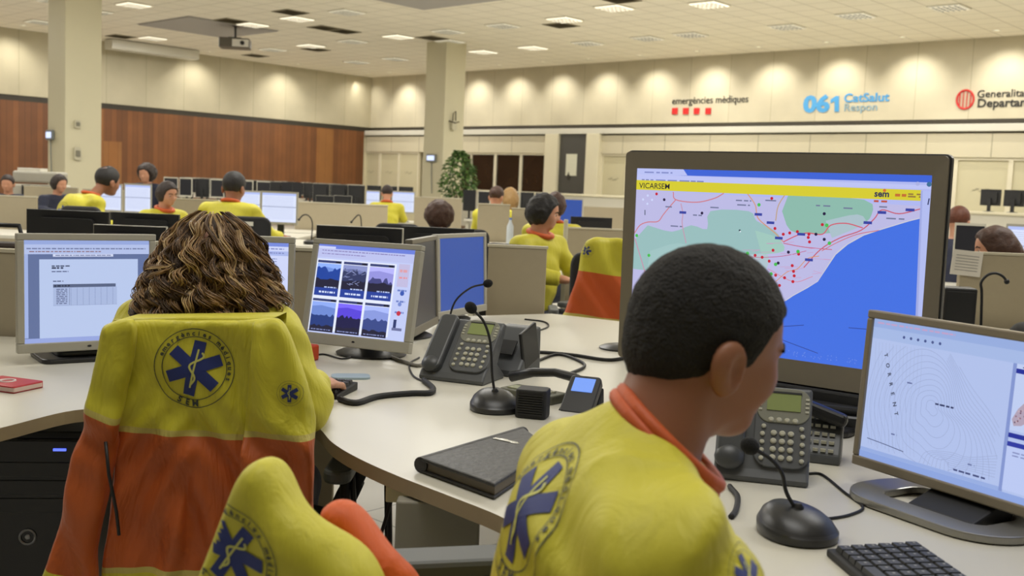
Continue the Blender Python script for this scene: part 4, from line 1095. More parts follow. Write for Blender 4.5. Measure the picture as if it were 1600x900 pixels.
LEATH = mat('folder_leather', (44, 44, 44), .5, bump=.25, scale=60)
FR_ = Matrix.Translation((cx, cy, DZ))
def fold_pts(o): return [(Vector((a, b_, 0)) - Vector((cx, cy, 0))) * (1 + o) + Vector((cx, cy, 0)) for a, b_ in (p0_, p1_, p2_, p3_)]
fp = fold_pts(0); MB().prism([(v.x, v.y) for v in fp], DZ + .002, DZ + .007).build('lower_cover', LEATH, e, world=True, bevel=.003)
fp = fold_pts(0); MB().prism([(v.x, v.y) for v in fp], DZ + .023, DZ + .031).build('upper_cover', LEATH, e, world=True, bevel=.004)
fp = fold_pts(-.05); MB().prism([(v.x, v.y) for v in fp], DZ + .006, DZ + .024).build('pages', mat('folder_inside', (112, 104, 92), .7), e, world=True)
MB().cyl((p0_[0], p0_[1], DZ + .0165), (p3_[0], p3_[1], DZ + .0165), .0158, n=14).build('spine', LEATH, e, world=True, smooth=40)
a, b_ = P2(762, 684, .772), P2(820, 696, .772)
q = MB(); c_ = Vector((*P2(790, 688, .772), .7715)); d_ = Vector((b_[0] - a[0], b_[1] - a[1], 0)); 
ang = math.atan2(d_.y, d_.x)
q.T = Matrix.Translation(c_) @ Matrix.Rotation(ang, 4, 'Z')
q.box((0, 0, 0), (.06, .012, .0015)).ball((-.01, .006, .0), (.012, .007, .001), 8).ball((.022, -.002, .0), (.014, .006, .001), 8); q.build('badge', mat('badge_silver', (196, 196, 190), .25, metal=.8), e, world=True)

# handset lying across cradle, second phone behind, small radio with lit screen
p = atz(800, 585)
e = empty('speaker_phone', (p.x, p.y + .02, DZ), math.radians(-28), 'dark second phone body tilted behind the middle microphone', 'telephone')
MB().prism([(-.07, 0), (-.07, .02), (.03, .14), (.07, .145), (.075, 0)], -.06, .06, fn=lambda x, y, z: (z, x, y)).build('body', PHG, e, bevel=.008)
MB().box((.055, -.0, .09), (.012, .10, .12), R=Matrix.Rotation(.3, 3, 'X')).build('side_wing', BLKP, e, bevel=.004)
MB().box((-.01, -.035, .085), (.07, .004, .05), R=Matrix.Rotation(-.7, 3, 'X')).build('display', BLKM, e)
pa, pb = atz(785, 596, .765), atz(915, 620, .765); mid = (pa + pb) / 2
e = empty('radio_handset', (mid.x, mid.y, DZ), math.atan2((pb - pa).y, (pb - pa).x), 'black telephone handset lying across a flat keypad unit on the desk', 'handset')
L = (pb - pa).length
MB().prism(rrect(L * .62, .085, .012), 0, .024).build('unit', mat('unit_olive', (92, 92, 78), .5), e, bevel=.004, mw=WM[e] @ Matrix.Translation((-.01, -.03, 0)))
q = MB()
for r in range(3):
    for c in range(4): q.box((.0 + c * .016, -.058 + r * .02, .026), (.011, .012, .005))
q.build('keypad', KEY, e); MB().box((-.055, -.038, .0255), (.045, .04, .004)).build('display', mat('lcd_pale', (176, 178, 150), .2), e)
q = MB().tube([(-L / 2, .04, .035), (-L / 4, .05, .055), (0, .055, .064), (L / 4, .05, .06), (L / 2, .03, .04)], [.016, .013, .012, .013, .018], 12); q.ball((L / 2, .026, .032), (.026, .022, .018)); q.build('handset', BLKP, e, smooth=True)
p = atz(905, 640)
e = empty('handheld_radio', (p.x, p.y, DZ), math.radians(-20), 'small black radio with a lit blue screen beside the man shoulder', 'radio')
RFM = WM[e] @ Matrix.Translation((0, 0, .0)) @ Matrix.Rotation(math.radians(38), 4, 'X')
MB().prism(rrect(.085, .13, .012), .0, .028, fn=lambda x, y, z: (x, y + .03, z)).build('body', BLKP, e, mw=RFM, bevel=.004)
MB().box((.0, .06, .029), (.056, .046, .003)).build('lit_screen', glow((116, 158, 246), 1.0), e, mw=RFM)
MB().prism([(-.06, 0), (.06, 0), (.05, .05), (.0, .0)], -.045, .045, fn=lambda x, y, z: (z, x + .02, y)).build('cradle', BLKM, e, bevel=.003)

# keyboards
KC = mat('keycap', (52, 52, 52), .45); KCL = mat('keycap_mark', (150, 150, 146), .5)
def keyboard(loc, yaw, w, d, lbl, rows=6, cols=18, marks=True):
    e = empty('keyboard', loc, yaw, lbl, 'keyboard')
    MB().prism([(-d / 2, 0), (-d / 2, .012), (d / 2, .022), (d / 2, 0)], -w / 2, w / 2, fn=lambda x, y, z: (z, x, y)).build('body', BLKM, e, bevel=.003)
    q = MB(); R_ = random.Random(1); sx = (w - .02) / cols; sy = (d - .02) / rows
    for r in range(rows):
        c = 0
        while c < cols:
            k = 6 if (r == 0 and c == 4) else 1
            y = -d / 2 + .01 + (r + .5) * sy; x = -w / 2 + .01 + (c + k / 2) * sx; z = .012 + .010 * (y + d / 2) / d
            n = len(q.v); a_, b2, h_ = sx * k * .5 - .0008, sy * .5 - .0008, .008
            q._add([(x - a_, y - b2, z), (x + a_, y - b2, z), (x + a_, y + b2, z), (x - a_, y + b2, z), (x - a_ + .002, y - b2 + .002, z + h_), (x + a_ - .002, y - b2 + .002, z + h_), (x + a_ - .002, y + b2 - .001, z + h_), (x - a_ + .002, y + b2 - .001, z + h_)],
                   [(0, 1, 5, 4), (1, 2, 6, 5), (2, 3, 7, 6), (3, 0, 4, 7), (4, 5, 6, 7)], 0)
            if marks and k == 1: q.box((x - .002, y + .002, z + h_ + .0002), (.0045, .0035, .0004), 1)
            c += k
    q.build('keycaps', [KC, KCL], e)
    return e
p = atz(1404, 905)
a, b_ = atz(1322, 868, .76), atz(1436, 850, .76); c_ = atz(1530, 915, .76)
yaw_k = math.atan2((c_ - b_).y, (c_ - b_).x)
dv = (a - b_); w_k = .44; d_k = .155
kc = b_ + (c_ - b_).normalized() * (w_k / 2) + Vector((math.sin(yaw_k), -math.cos(yaw_k), 0)) * (d_k / 2)
keyboard((kc.x, kc.y, DZ), yaw_k, w_k, d_k, 'black keyboard at the bottom right corner of the desk')
p = atz(520, 612)
keyboard((p.x - .15, p.y + .01, DZ), math.radians(-12), .40, .15, 'dark keyboard under the curly-haired woman hand')
o = MB().prism(rrect(.11, .07, .02), 0, .006).build('card', mat('card_blue', (158, 176, 186), .4), mw=Matrix.Translation((*P2(548, 590), DZ)) @ Matrix.Rotation(.2, 4, 'Z')); tag(o, 'small pale blue card lying behind the woman keyboard', 'card')
# red booklet at the left edge
p = atz(12, 606)
e = empty('red_booklet', (p.x, p.y, DZ), math.radians(-20), 'red booklet with a white round mark lying at the left edge of the desk', 'booklet')
MB().prism(rrect(.14, .10, .006), 0, .018).build('cover', mat('booklet_red', (176, 32, 42), .45), e, bevel=.002)
MB().prism(rrect(.136, .096, .004), .004, .014, fn=lambda x, y, z: (x + .004, y - .003, z)).build('pages', mat('booklet_pages', (206, 180, 170), .6), e)
q = MB(); q.tube([(.018 * math.cos(t), .018 * math.sin(t), .0185) for t in [PI * 2 * i / 20 for i in range(21)]], .003, 5); q.build('round_mark', mat('mark_white', (220, 210, 205), .5), e)
# orange pouch near the woman's elbow
p = atz(479, 562)
o = MB().prism(rrect(.07, .045, .01), 0, .05).build('orange_case', mat('case_orange', (206, 74, 30), .5), mw=Matrix.Translation((p.x, p.y, DZ)) @ Matrix.Rotation(-.5, 4, 'Z'), bevel=.006)
tag(o, 'small orange case standing by the woman right shoulder', 'case')

# papers and black box stack under the map display
a, b_, c_, d_ = [P2(*t) for t in ((1222, 598), (1345, 622), (1345, 660), (1222, 640))]
q = MB().prism([a, b_, c_, d_], DZ + .002, DZ + .012); o = q.build('paper_stack', mat('paper', (206, 196, 164), .7), mw=Matrix.Identity(4)); tag(o, 'stack of cream papers lying under the map display', 'papers')
p = atz(1268, 668)
e = empty('folded_bag', (p.x + .03, p.y + .02, DZ), math.radians(-20), 'dark flat case behind the right desk phone, in front of the papers', 'case')
MB().prism(rrect(.26, .12, .03), 0, .045).build('body', BLKP, e, bevel=.012, seg=3); MB().prism(rrect(.24, .10, .03), .045, .065).build('lid', BLKM, e, bevel=.008)
p = atz(1290, 724)
e = empty('phone_extension', (p.x - .005, p.y + .03, DZ), math.radians(-20), 'dark keypad unit standing right of the right desk phone', 'telephone')
MB().prism([(-.04, 0), (-.04, .02), (.03, .10), (.05, .10), (.05, 0)], -.045, .045, fn=lambda x, y, z: (z, x, y)).build('body', PHG, e, bevel=.005)
MB().box((0, 0, .105), (.11, .035, .03), R=Matrix.Rotation(.3, 3, 'Y')).build('handset', BLKP, e, bevel=.012, seg=3)
q = MB()
for r in range(5):
    for c in range(4): q.box((-.024 + c * .016, -.036 + r * .013, .030 + r * .015), (.011, .006, .006))
q.build('keypad', KEY, e)

# cables, each its own thing
def cable(pts, r, lbl, m=CAB, z=None):
    P = [(*P2(*p), DZ + r + (p[2] if len(p) > 2 else 0)) if not isinstance(p, Vector) else tuple(p) for p in [(q_ if isinstance(q_, Vector) else q_) for q_ in pts]]
    o = MB().tube(spline(P, 8), r, 7).build('cable', m, smooth=True); tag(o, lbl, 'cable')
def P2(px, py, dz=0.): 
    p = atz(px, py, DZ); return (p.x, p.y)
cable([(530, 628), (556, 634), (590, 624), (640, 619), (672, 618), (676, 610), (662, 598)], .008, 'thick black coiled cord from the woman keyboard to the desk phone', BLKM)
cable([(662, 598), (645, 588), (640, 570), (655, 560)], .003, 'thin black cord left of the desk phone')
cable([(820, 552), (860, 554), (900, 558), (950, 565), (985, 560)], .006, 'black cable crossing the desk towards the map display', CAB)
cable([(830, 570), (870, 556), (905, 566), (912, 576), (880, 590)], .005, 'black cable looping on the desk behind the handset', CAB)
cable([(790, 522), (830, 520), (856, 512), (850, 504), (820, 500)], .0035, 'thin dark cable curling on the desk near the narrow partition', CAB)
cable([(1282, 812), (1300, 812), (1330, 806), (1348, 794), (1320, 772), (1285, 744), (1262, 742)], .0028, 'thin black cable from the right microphone looping to the phone', CAB)
cable([(1140, 764), (1152, 780), (1150, 800), (1142, 812)], .0055, 'black coiled cord hanging beside the man collar', BLKM)
cable([(858, 664), (880, 668), (905, 668)], .0025, 'thin cord right of the small loudspeaker', CAB)
cable([(480, 560), (505, 555), (535, 562), (560, 556)], .003, 'thin cord behind the woman hand', CAB)
cable([(600, 556), (625, 566), (650, 574), (662, 572)], .006, 'grey cord running from the thumbnails monitor to the desk phone', mat('cable_grey', (110, 106, 96), .5))
for k, (px, py) in enumerate(((960, 545),)):
    p = atz(px, py)
    e = empty('monitor', (p.x + .02, p.y, DZ), math.radians(-35), 'monitor hidden behind the map display, only its round foot showing', 'monitor')
    MB().lathe([(.075, 0), (.077, .006), (.06, .014), (.03, .02)], n=28).build('base', BLKP, e, smooth=40)
    MB().cyl((.02, .0, .015), (.02, .0, .2), .016).build('neck', BLKP, e, smooth=40)
    MB().box((.22, .02, .28), (.40, .03, .30)).build('back_shell', BLKP, e, bevel=.004)

# ------------------------------------------------------------ under the desk
e = empty('computer_tower', (-1.20, 2.76, 0), math.radians(8), 'black computer tower with a blue light under the left side of the desk', 'computer')
MB().box((0, 0, .34), (.27, .48, .64)).build('case', mat('tower_black', (22, 22, 24), .35), e, bevel=.012)
MB().box((0, -.245, .34), (.26, .012, .61)).build('front_panel', mat('tower_front', (16, 16, 18), .25), e, bevel=.008)
MB().box((.075, -.254, .62), (.03, .004, .006)).build('blue_light', glow((90, 110, 255), 1.6), e)
q = MB(); q.tube([(.0 + .018 * math.cos(t), -.253, .40 + .018 * math.sin(t)) for t in [PI * 2 * i / 20 for i in range(21)]], .003, 5); q.ball((.0, -.252, .40), (.007, .003, .007), 8); q.build('round_badge', mat('badge_grey', (150, 150, 150), .3, metal=.6), e)
for k in range(3): MB().box((0, -.252, .57 - k * .045), (.20, .004, .036)).build('drive_cover', BLKP, e, bevel=.002)
for k, (pp, r) in enumerate((([(-.36, 2.40, .72), (-.33, 2.38, .45), (-.25, 2.45, .15), (-.2, 2.5, .02)], .006), ([(-.22, 2.2, .70), (-.27, 2.15, .5), (-.31, 2.1, .3), (-.38, 2.1, .02)], .004), ([(-.22, 2.2, .70), (-.20, 2.1, .5), (-.14, 2.0, .25), (-.08, 1.95, .02)], .004), ([(-.26, 2.3, .66), (-.25, 2.3, .4), (-.24, 2.3, .02)], .009))):
    o = MB().tube(spline(pp, 8), r, 7).build('cable', CAB, smooth=True)
    tag(o, ['black cable hanging under the desk nearest the orange jacket', 'left leg of the crossed black cables under the worktop', 'right leg of the crossed black cables under the worktop', 'ribbed vertical black cable under the worktop'][k], 'cable')
for k, (px, py) in enumerate(((556, 740), (548, 762), (538, 782))):
    p = at(px, py, 2.42)
    o = MB().box((0, 0, 0), (.05, .035, .045), R=Matrix.Rotation(.4, 3, 'Y')).cyl((0, 0, .02), (.01, 0, .05), .012).build('plug_connector', BLKM, mw=Matrix.Translation(p), bevel=.004)
    tag(o, ['topmost', 'middle', 'lowest'][k] + ' of three black plugs hanging under the desk by the jacket sleeve', 'plug', 'plugs under the desk')
# ============================================================ PEOPLE
YEL = (202, 193, 52); ORG = (200, 88, 32)
SKIN_M = mat('skin_tan', (158, 106, 78), .5, var=.06, scale=20, bump=.05); SKIN_L = mat('skin_light', (196, 142, 112), .5, var=.06, scale=20)
SKIN_M.node_tree.nodes['Principled BSDF'].inputs['Subsurface Weight'].default_value = .05
YELC = cloth('shirt_yellow', YEL, .6, .25, 9)
ORGC = cloth('collar_orange', ORG, .6, .15, 9)
NAVY = cloth('trousers_navy', (34, 38, 58), .8, .2)
EYEW = mat('eye_white', (210, 205, 196), .2); SHOE = mat('shoe_black', (24, 22, 22), .4)
def frame(fwd, up=(0, 0, 1), roll=0.):
    f_ = Vector(fwd).normalized(); u_ = Vector(up); u_ = (u_ - f_ * u_.dot(f_)).normalized(); l_ = u_.cross(f_)
    return np.array([[f_.x, l_.x, u_.x], [f_.y, l_.y, u_.y], [f_.z, l_.z, u_.z]])
def head_f(P, c, R, s=1.0, ears=True):
    q = ((P - np.array(c)) @ R) / s
    m = q * np.array([1, -1, 1]); qa = q.copy(); qa[..., 1] = np.abs(q[..., 1])
    d = ell(q, (0, 0, 0), (.096, .076, .088))
    d = smin(d, ell(q, (.030, 0, -.062), (.064, .056, .066)), .03)
    d = smin(d, ell(q, (.064, 0, -.106), (.024, .028, .020)), .02)
    d = smin(d, ell(qa, (.058, .034, -.050), (.028, .024, .026)), .02)
    d = smin(d, ell(q, (.080, 0, -.010), (.016, .046, .012)), .012)
    d = smax(d, -ell(qa, (.094, .030, -.026), (.012, .016, .010)), .012)
    d = smin(d, cap(q, (.088, 0, -.018), (.108, 0, -.050), .007, .0105), .008)
    d = smin(d, ell(qa, (.096, .010, -.054), (.012, .008, .008)), .006)
    d = smin(d, ell(q, (.088, 0, -.078), (.012, .024, .006)), .006)
    d = smin(d, ell(q, (.086, 0, -.088), (.012, .020, .006)), .006)
    if ears:
        e = ell(qa, (-.014, .079, -.046), (.022, .009, .032)); e = smin(e, ell(qa, (-.018, .081, -.036), (.020, .008, .020)), .01); e = smax(e, -ell(qa, (-.006, .090, -.044), (.012, .010, .020)), .004)
        d = smin(d, e, .006)
    return d * s
def hand_f(P, w, D, U, curl=.35, side=1):
    """palm, four unequal bent fingers and a thumb leaving the side of the palm near its base"""
    D = np.array(Vector(D).normalized()); U = np.array(Vector(U).normalized()); S_ = np.cross(D, U) * side; w = np.array(w)
    R = np.stack([D, S_, U], 1)
    d = ell(P, w + D * .048, (.052, .040, .015), R); d = smin(d, cap(P, w - D * .02, w + D * .02, .026, .024), .02)
    for i, (o, l) in enumerate(((-.030, .062), (-.010, .074), (.010, .079), (.029, .072))):
        b = w + D * (.086 - abs(o) * .15) + S_ * o; a1 = curl * .6; a2 = curl * 1.5
        k1 = b + (D * math.cos(a1) - U * math.sin(a1)) * l * .5 + S_ * o * .08
        k2 = k1 + (D * math.cos(a2) - U * math.sin(a2)) * l * .5
        f_ = np.minimum(cap(P, b - D * .03, k1, .0098, .0088), cap(P, k1, k2, .0088, .0072)); d = smin(d, f_, .005)
    t0 = w + D * .022 + S_ * .026; t1 = t0 + D * .034 + S_ * .028 - U * .006; t2 = t1 + D * .028 + S_ * .006 - U * .006
    d = smin(d, np.minimum(cap(P, t0, t1, .013, .011), cap(P, t1, t2, .011, .0085)), .008)
    return d
def tuft(name, c, R, s, mats, parent, fn, h=.005):
    """hair as one mass around the head"""
    c = np.array(c); f = lambda P: fn(((P - c) @ R) / s) * s
    return blob(name, f, c - .17 * s, c + .17 * s, h, mats, parent, it=1)

# ------------------------------------------------------------ the man in front
HC = at(1106, 506, 1.28); yawm = math.radians(25); pit = math.radians(-13)
HR = frame((math.cos(yawm) * math.cos(pit), math.sin(yawm) * math.cos(pit), math.sin(pit)), (0.02, 0, 1))
man = empty('person', (.10, 1.15, 0), math.radians(14), 'man with short dark hair and orange-collared yellow shirt in the right foreground', 'person')
COc, COa, COb = Vector((.199, 1.245, 1.012)), Vector((.059, -.003, -.053)), Vector((-.006, -.090, .004))
nb = np.array([.17, 1.235, .99]); shN = np.array([.165, 1.03, .925]); shF = np.array([.105, 1.40, .905])
hc = np.array(HC)
def neck_f(P): return cap(P, nb, hc + HR @ np.array([-.022, 0, -.06]), .062, .056)
def m_head(P): return smin(head_f(P, hc, HR, 1.02), neck_f(P), .03)
elN, wrN = np.array([.27, .94, .745]), np.array([.46, 1.08, .775]); elF, wrF = np.array([.15, 1.47, .75]), np.array([.29, 1.33, .785])
def m_torso(P, g=0.):
    R = frame((.93, .24, -.30), (.3, 0, 1))
    d = ell(P, (.118, 1.205, .77), (.118, .18, .22), R)
    d = smin(d, ell(P, (.108, 1.20, .885), (.088, .14, .09), R), .05)
    d = smin(d, cap(P, shN, shF, .070, .070), .07)
    d = smin(d, cap(P, nb + np.array([-.02, -.01, .0]), shN + np.array([-.02, .03, .01]), .05, .042), .045)
    d = smin(d, cap(P, nb, shF + np.array([-.01, -.03, .03]), .055, .05), .05)
    d = smin(d, ell(P, (-.02, 1.16, .58), (.13, .17, .16)), .08)
    for a, b, c_ in ((shN, elN, wrN), (shF, elF, wrF)):
        d = smin(d, cap(P, a, b, .066, .050), .03); d = smin(d, cap(P, b, c_, .050, .034), .02)
    return d - g
def m_legs(P):
    d = ell(P, (-.03, 1.16, .50), (.14, .18, .10))
    for s in (-1, 1):
        h = np.array([-.0, 1.16 + s * .09, .49]); k = np.array([.44, 1.27 + s * .12, .50]); an = np.array([.42, 1.26 + s * .13, .09])
        d = smin(d, cap(P, h, k, .085, .058), .04); d = smin(d, cap(P, k, an, .058, .04), .02)
    return d
def m_body(P): return smin(smin(m_head(P), m_torso(P, -.012), .02), m_legs(P) + .008, .03)
body = blob('body', m_body, (-.2, .85, .05), (.56, 1.65, 1.02), .013, SKIN_M, man, it=1,
            extra=[(m_head, (.06, 1.10, .985), (.46, 1.46, 1.28), .0042)] + [(lambda P, a=a: hand_f(P, a[0], a[1], (0, 0, 1), .4, a[2]), np.array(a[0]) - .16, np.array(a[0]) + .18, .005) for a in ((wrN, (.9, .4, 0), 1), (wrF, (.9, -.35, 0), -1))])
def wrk(P, a=1.):
    fold = np.sin((P[..., 0] * .6 + P[..., 1] * .25 - P[..., 2] * .75) * 70 + 2.2 * sn(P, 11, 1.)) * np.clip((P[..., 0] - .06) * 7, 0, 1) * .0045
    deep = np.sin((P[..., 0] * .35 + P[..., 2] * .9) * 46 + 2.5 * sn(P, 8, .6)) * np.clip((.93 - P[..., 2]) * 9, 0, 1) * .0050
    return (fold + deep + .0030 * sn(P, 26, .4)) * a
axn = np.array((COa.cross(COb)).normalized()); axn = axn if axn[2] > 0 else -axn
coc = np.array(COc)
def m_shirt(P):
    d = m_torso(P, .010) + wrk(P)
    u_ = (P - np.array([.15, 1.06, .86])); rr = np.linalg.norm(u_[..., [0, 2]], axis=-1); an = np.arctan2(u_[..., 2], -u_[..., 0])
    d = d + .0055 * np.sin(an * 9 + 1.2 * np.sin(rr * 22)) * np.exp(-((rr - .12) / .09) ** 2) * np.clip((1.22 - P[..., 1]) * 8, 0, 1)
    # armhole seam of the near sleeve
    d = d - .0035 * np.exp(-((np.abs((P - (shN + np.array([-.015, .045, 0]))) @ np.array([-.15, -.93, .30])) / .006) ** 2))
    cut = np.minimum((P - coc) @ axn - .004, .17 - np.linalg.norm(P - coc, axis=-1))
    d = smax(d, cut, .006)
    for w_, e_ in ((wrN, elN), (wrF, elF)):
        ax_ = (w_ - e_) / np.linalg.norm(w_ - e_); d = np.maximum(d, np.where(np.linalg.norm(P - w_, axis=-1) < .1, (P - w_) @ ax_ + .01, -1))
    return d
shirt = blob('shirt', m_shirt, (-.2, .84, .46), (.52, 1.62, 1.12), .0068, YELC, man, it=2)
q = MB(); loop = [COc + COa * math.cos(t) + COb * math.sin(t) for t in [2 * PI * i / 48 for i in range(49)]]
q.tube(loop, .0092, 10, cap=False)
q.tube([p + Vector(axn) * -.011 + (p - COc) * .02 for p in loop], .0092, 10, cap=False)
q.build('collar', ORGC, man, world=True, smooth=True)
m_ = MB(); em = emblem_shape(detail=10)
bR = at(800, 790, 1.16)
decal(em, 'back_emblem', shirt, at(788, 785, 1.17) , (.20, -.98, -.02), (.30, .10, .95), .088, [BLUE, RODC, INK])
decal(emblem_shape(False), 'sleeve_emblem', shirt, at(1153, 893, 1.0), (.96, .27, 0), (-.1, 0, 1), .024, [BLUE, RODC, INK])
def hair_man(q):
    d = ell(q, (-.002, 0, .004), (.101, .0815, .092)); d = smin(d, ell(q, (-.042, 0, -.048), (.052, .056, .050)), .03)
    h = np.interp(q[..., 0], [-.12, -.06, -.036, -.018, .004, .022, .040, .066, .10], [-.094, -.084, -.072, -.03, -.046, -.040, .004, .028, .040])
    d = smax(d, (h - q[..., 2]) * .8, .006)
    qa = q.copy(); qa[..., 1] = np.abs(q[..., 1]); d = np.maximum(d, -ell(qa, (-.014, .084, -.046), (.025, .016, .036)))
    return d + .0012 * sn(q, 240)
HAIRD = mat('hair_black', (25, 22, 19), .8, var=.5, scale=260, bump=.9)
tuft('hair', HC, HR, 1.02, HAIRD, man, hair_man, .0034)
def face_bits(p, c, R, s, parent, eyes=True):
    c = Vector(c); Rm = Matrix([list(r) for r in R])
    for sd in (-1, 1):
        MB().ball(tuple(c + Rm @ Vector((.074, .030 * sd, -.026)) * s), .0125 * s, 10).build('eye', EYEW, parent, world=True, smooth=True)
        e_ = MB().ball(tuple(c + Rm @ Vector((.0845, .031 * sd, -.028)) * s), .005 * s, 8); e_.build('iris', mat('iris_brown', (40, 26, 18), .2), parent, world=True, smooth=True)
        b_ = MB().tube([tuple(c + Rm @ Vector((x, y * sd, z)) * s) for x, y, z in ((.096, .012, -.010), (.093, .030, -.003), (.080, .050, -.010))], [.003 * s, .004 * s, .002 * s], 6); b_.build('eyebrow', HAIRD, parent, world=True)
face_bits(man, HC, HR, 1.02, man)
q = MB()
for s in (-1, 1): q.box((.47, 1.28 + s * .13, .045), (.27, .10, .09))
q.build('shoes', SHOE, man, world=True, bevel=.03)
def trousers(parent, fn, lo, hi, h=.014, m=NAVY): return blob('trousers', lambda P: fn(P) - .006, lo, hi, h, m, parent, it=1)
trousers(man, m_legs, (-.25, .8, .06), (.6, 1.65, .64))

# ------------------------------------------------------------ the woman with curly hair
wc = np.array(at(335, 401, 2.36)); WR = frame((.10, .97, -.18))
wom = empty('person', (-.68, 2.36, 0), math.radians(90), 'woman with long curly brown hair sitting with her back to the viewer', 'person')
sR, sL = np.array([-.535, 2.33, .945]), np.array([-.83, 2.37, .945]); eR, wRr = np.array([-.458, 2.33, .80]), np.array([-.493, 2.63, .787]); eL, wL = np.array([-.86, 2.46, .80]), np.array([-.76, 2.70, .787])
def w_head(P): return smin(head_f(P, wc, WR, .97), cap(P, (wc[0], wc[1] + .0, .96), wc + np.array([0, -.01, -.06]), .052, .05), .03)
def w_torso(P, g=0.):
    d = ell(P, (-.68, 2.36, .80), (.165, .105, .21)); d = smin(d, cap(P, sR, sL, .058), .06); d = smin(d, ell(P, (-.68, 2.33, .56), (.165, .12, .13)), .06)
    d = smin(d, cap(P, (wc[0], wc[1], .99), sR + np.array([-.03, 0, .03]), .045, .04), .04); d = smin(d, cap(P, (wc[0], wc[1], .99), sL + np.array([.03, 0, .03]), .045, .04), .04)
    for a, b, c_, r_ in ((sR, eR, wRr, .058), (sL, eL, wL, .05)): d = smin(d, cap(P, a, b, .055, .048), .03); d = smin(d, cap(P, b, c_, .046, .030), .02)
    return d - g
def w_legs(P):
    d = ell(P, (-.68, 2.32, .49), (.17, .13, .09))
    for s in (-1, 1):
        h, k, an = np.array([-.68 + s * .09, 2.34, .49]), np.array([-.66 + s * .11, 2.74, .50]), np.array([-.66 + s * .10, 2.72, .09])
        d = smin(d, cap(P, h, k, .078, .054), .04); d = smin(d, cap(P, k, an, .054, .036), .02)
    return d
hdir = (.12, .95, -.10)
blob('body', lambda P: smin(smin(w_head(P), w_torso(P, -.012), .02), w_legs(P) + .008, .03), (-1.1, 2.1, .05), (-.3, 2.95, 1.3), .012, SKIN_L, wom, it=1,
     extra=[(lambda P: hand_f(P, wRr, (.22, .93, -.06), (.1, 0, 1), .45, -1), wRr - .08, wRr + .20, .0038), (lambda P: hand_f(P, wL, (.1, .95, -.06), (0, 0, 1), .4, 1), wL - .09, wL + .18, .005)])
def w_shirt(P):
    d = w_torso(P, .014) + .0028 * sn(P, 30, 1.) + .003 * np.sin((P[..., 1] * .8 + P[..., 2]) * 60 + 2 * sn(P, 12))
    for w_, e_ in ((wRr, eR), (wL, eL)):
        ax_ = (w_ - e_) / np.linalg.norm(w_ - e_); d = np.maximum(d, np.where(np.linalg.norm(P - w_, axis=-1) < .09, (P - w_) @ ax_ + .014, -1))
    d = smin(d, ell(P, eR + np.array([.01, .03, -.005]), (.042, .07, .04)), .02)
    return smax(d, np.where(np.linalg.norm(P - np.array([wc[0], wc[1], 1.0]), axis=-1) < .12, P[..., 2] - 1.0, -1), .01)
wsh = blob('shirt', w_shirt, (-1.1, 2.1, .46), (-.28, 2.8, 1.08), .0075, YELC, wom, it=2)
q = MB(); ax_ = Vector(wRr - eR).normalized(); q.cyl(tuple(Vector(wRr) - ax_ * .018), tuple(Vector(wRr) + ax_ * .002), .038, .035, 20); q.build('cuff', ORGC, wom, world=True, smooth=40)
trousers(wom, w_legs, (-1.0, 2.1, .06), (-.4, 2.9, .62))
MB().box((-.76, 2.80, .045), (.10, .26, .09)).box((-.56, 2.80, .045), (.10, .26, .09)).build('shoes', SHOE, wom, world=True, bevel=.03)
face_bits(wom, wc, WR, .97, wom)
# hair: an inner mass and many curled strands
HB = [mat('curl_dark', (70, 50, 30), .55, var=.3, scale=60), mat('curl_brown', (116, 86, 54), .42, var=.3, scale=60), mat('curl_warm', (160, 124, 80), .38, var=.3, scale=60), mat('curl_blonde', (196, 166, 116), .35, var=.2, scale=60)]
hz = [1.228, 1.20, 1.16, 1.10, 1.04, .99, .965]; hr = [.02, .062, .094, .118, .142, .152, .150]
def hair_in(P):
    x, y, z = P[..., 0] - wc[0], P[..., 1] - wc[1] + .012, P[..., 2]
    R_ = np.interp(z, hz[::-1], hr[::-1]) - .022
    d = np.sqrt((x / 1.0) ** 2 + (y / .92) ** 2) - R_
    d = np.maximum(np.maximum(d * .8, z - 1.217), 1.0 - z + .0) + .006 * sn(P, 60)
    return smax(d, -ell(P, (wc[0] + .01, wc[1] + .105, wc[2] - .06), (.062, .07, .10)), .01)
blob('hair_mass', hair_in, (wc[0] - .2, wc[1] - .2, .95), (wc[0] + .2, wc[1] + .2, 1.25), .006, HB[0], wom, it=1)
q = MB(); R_ = random.Random(8)
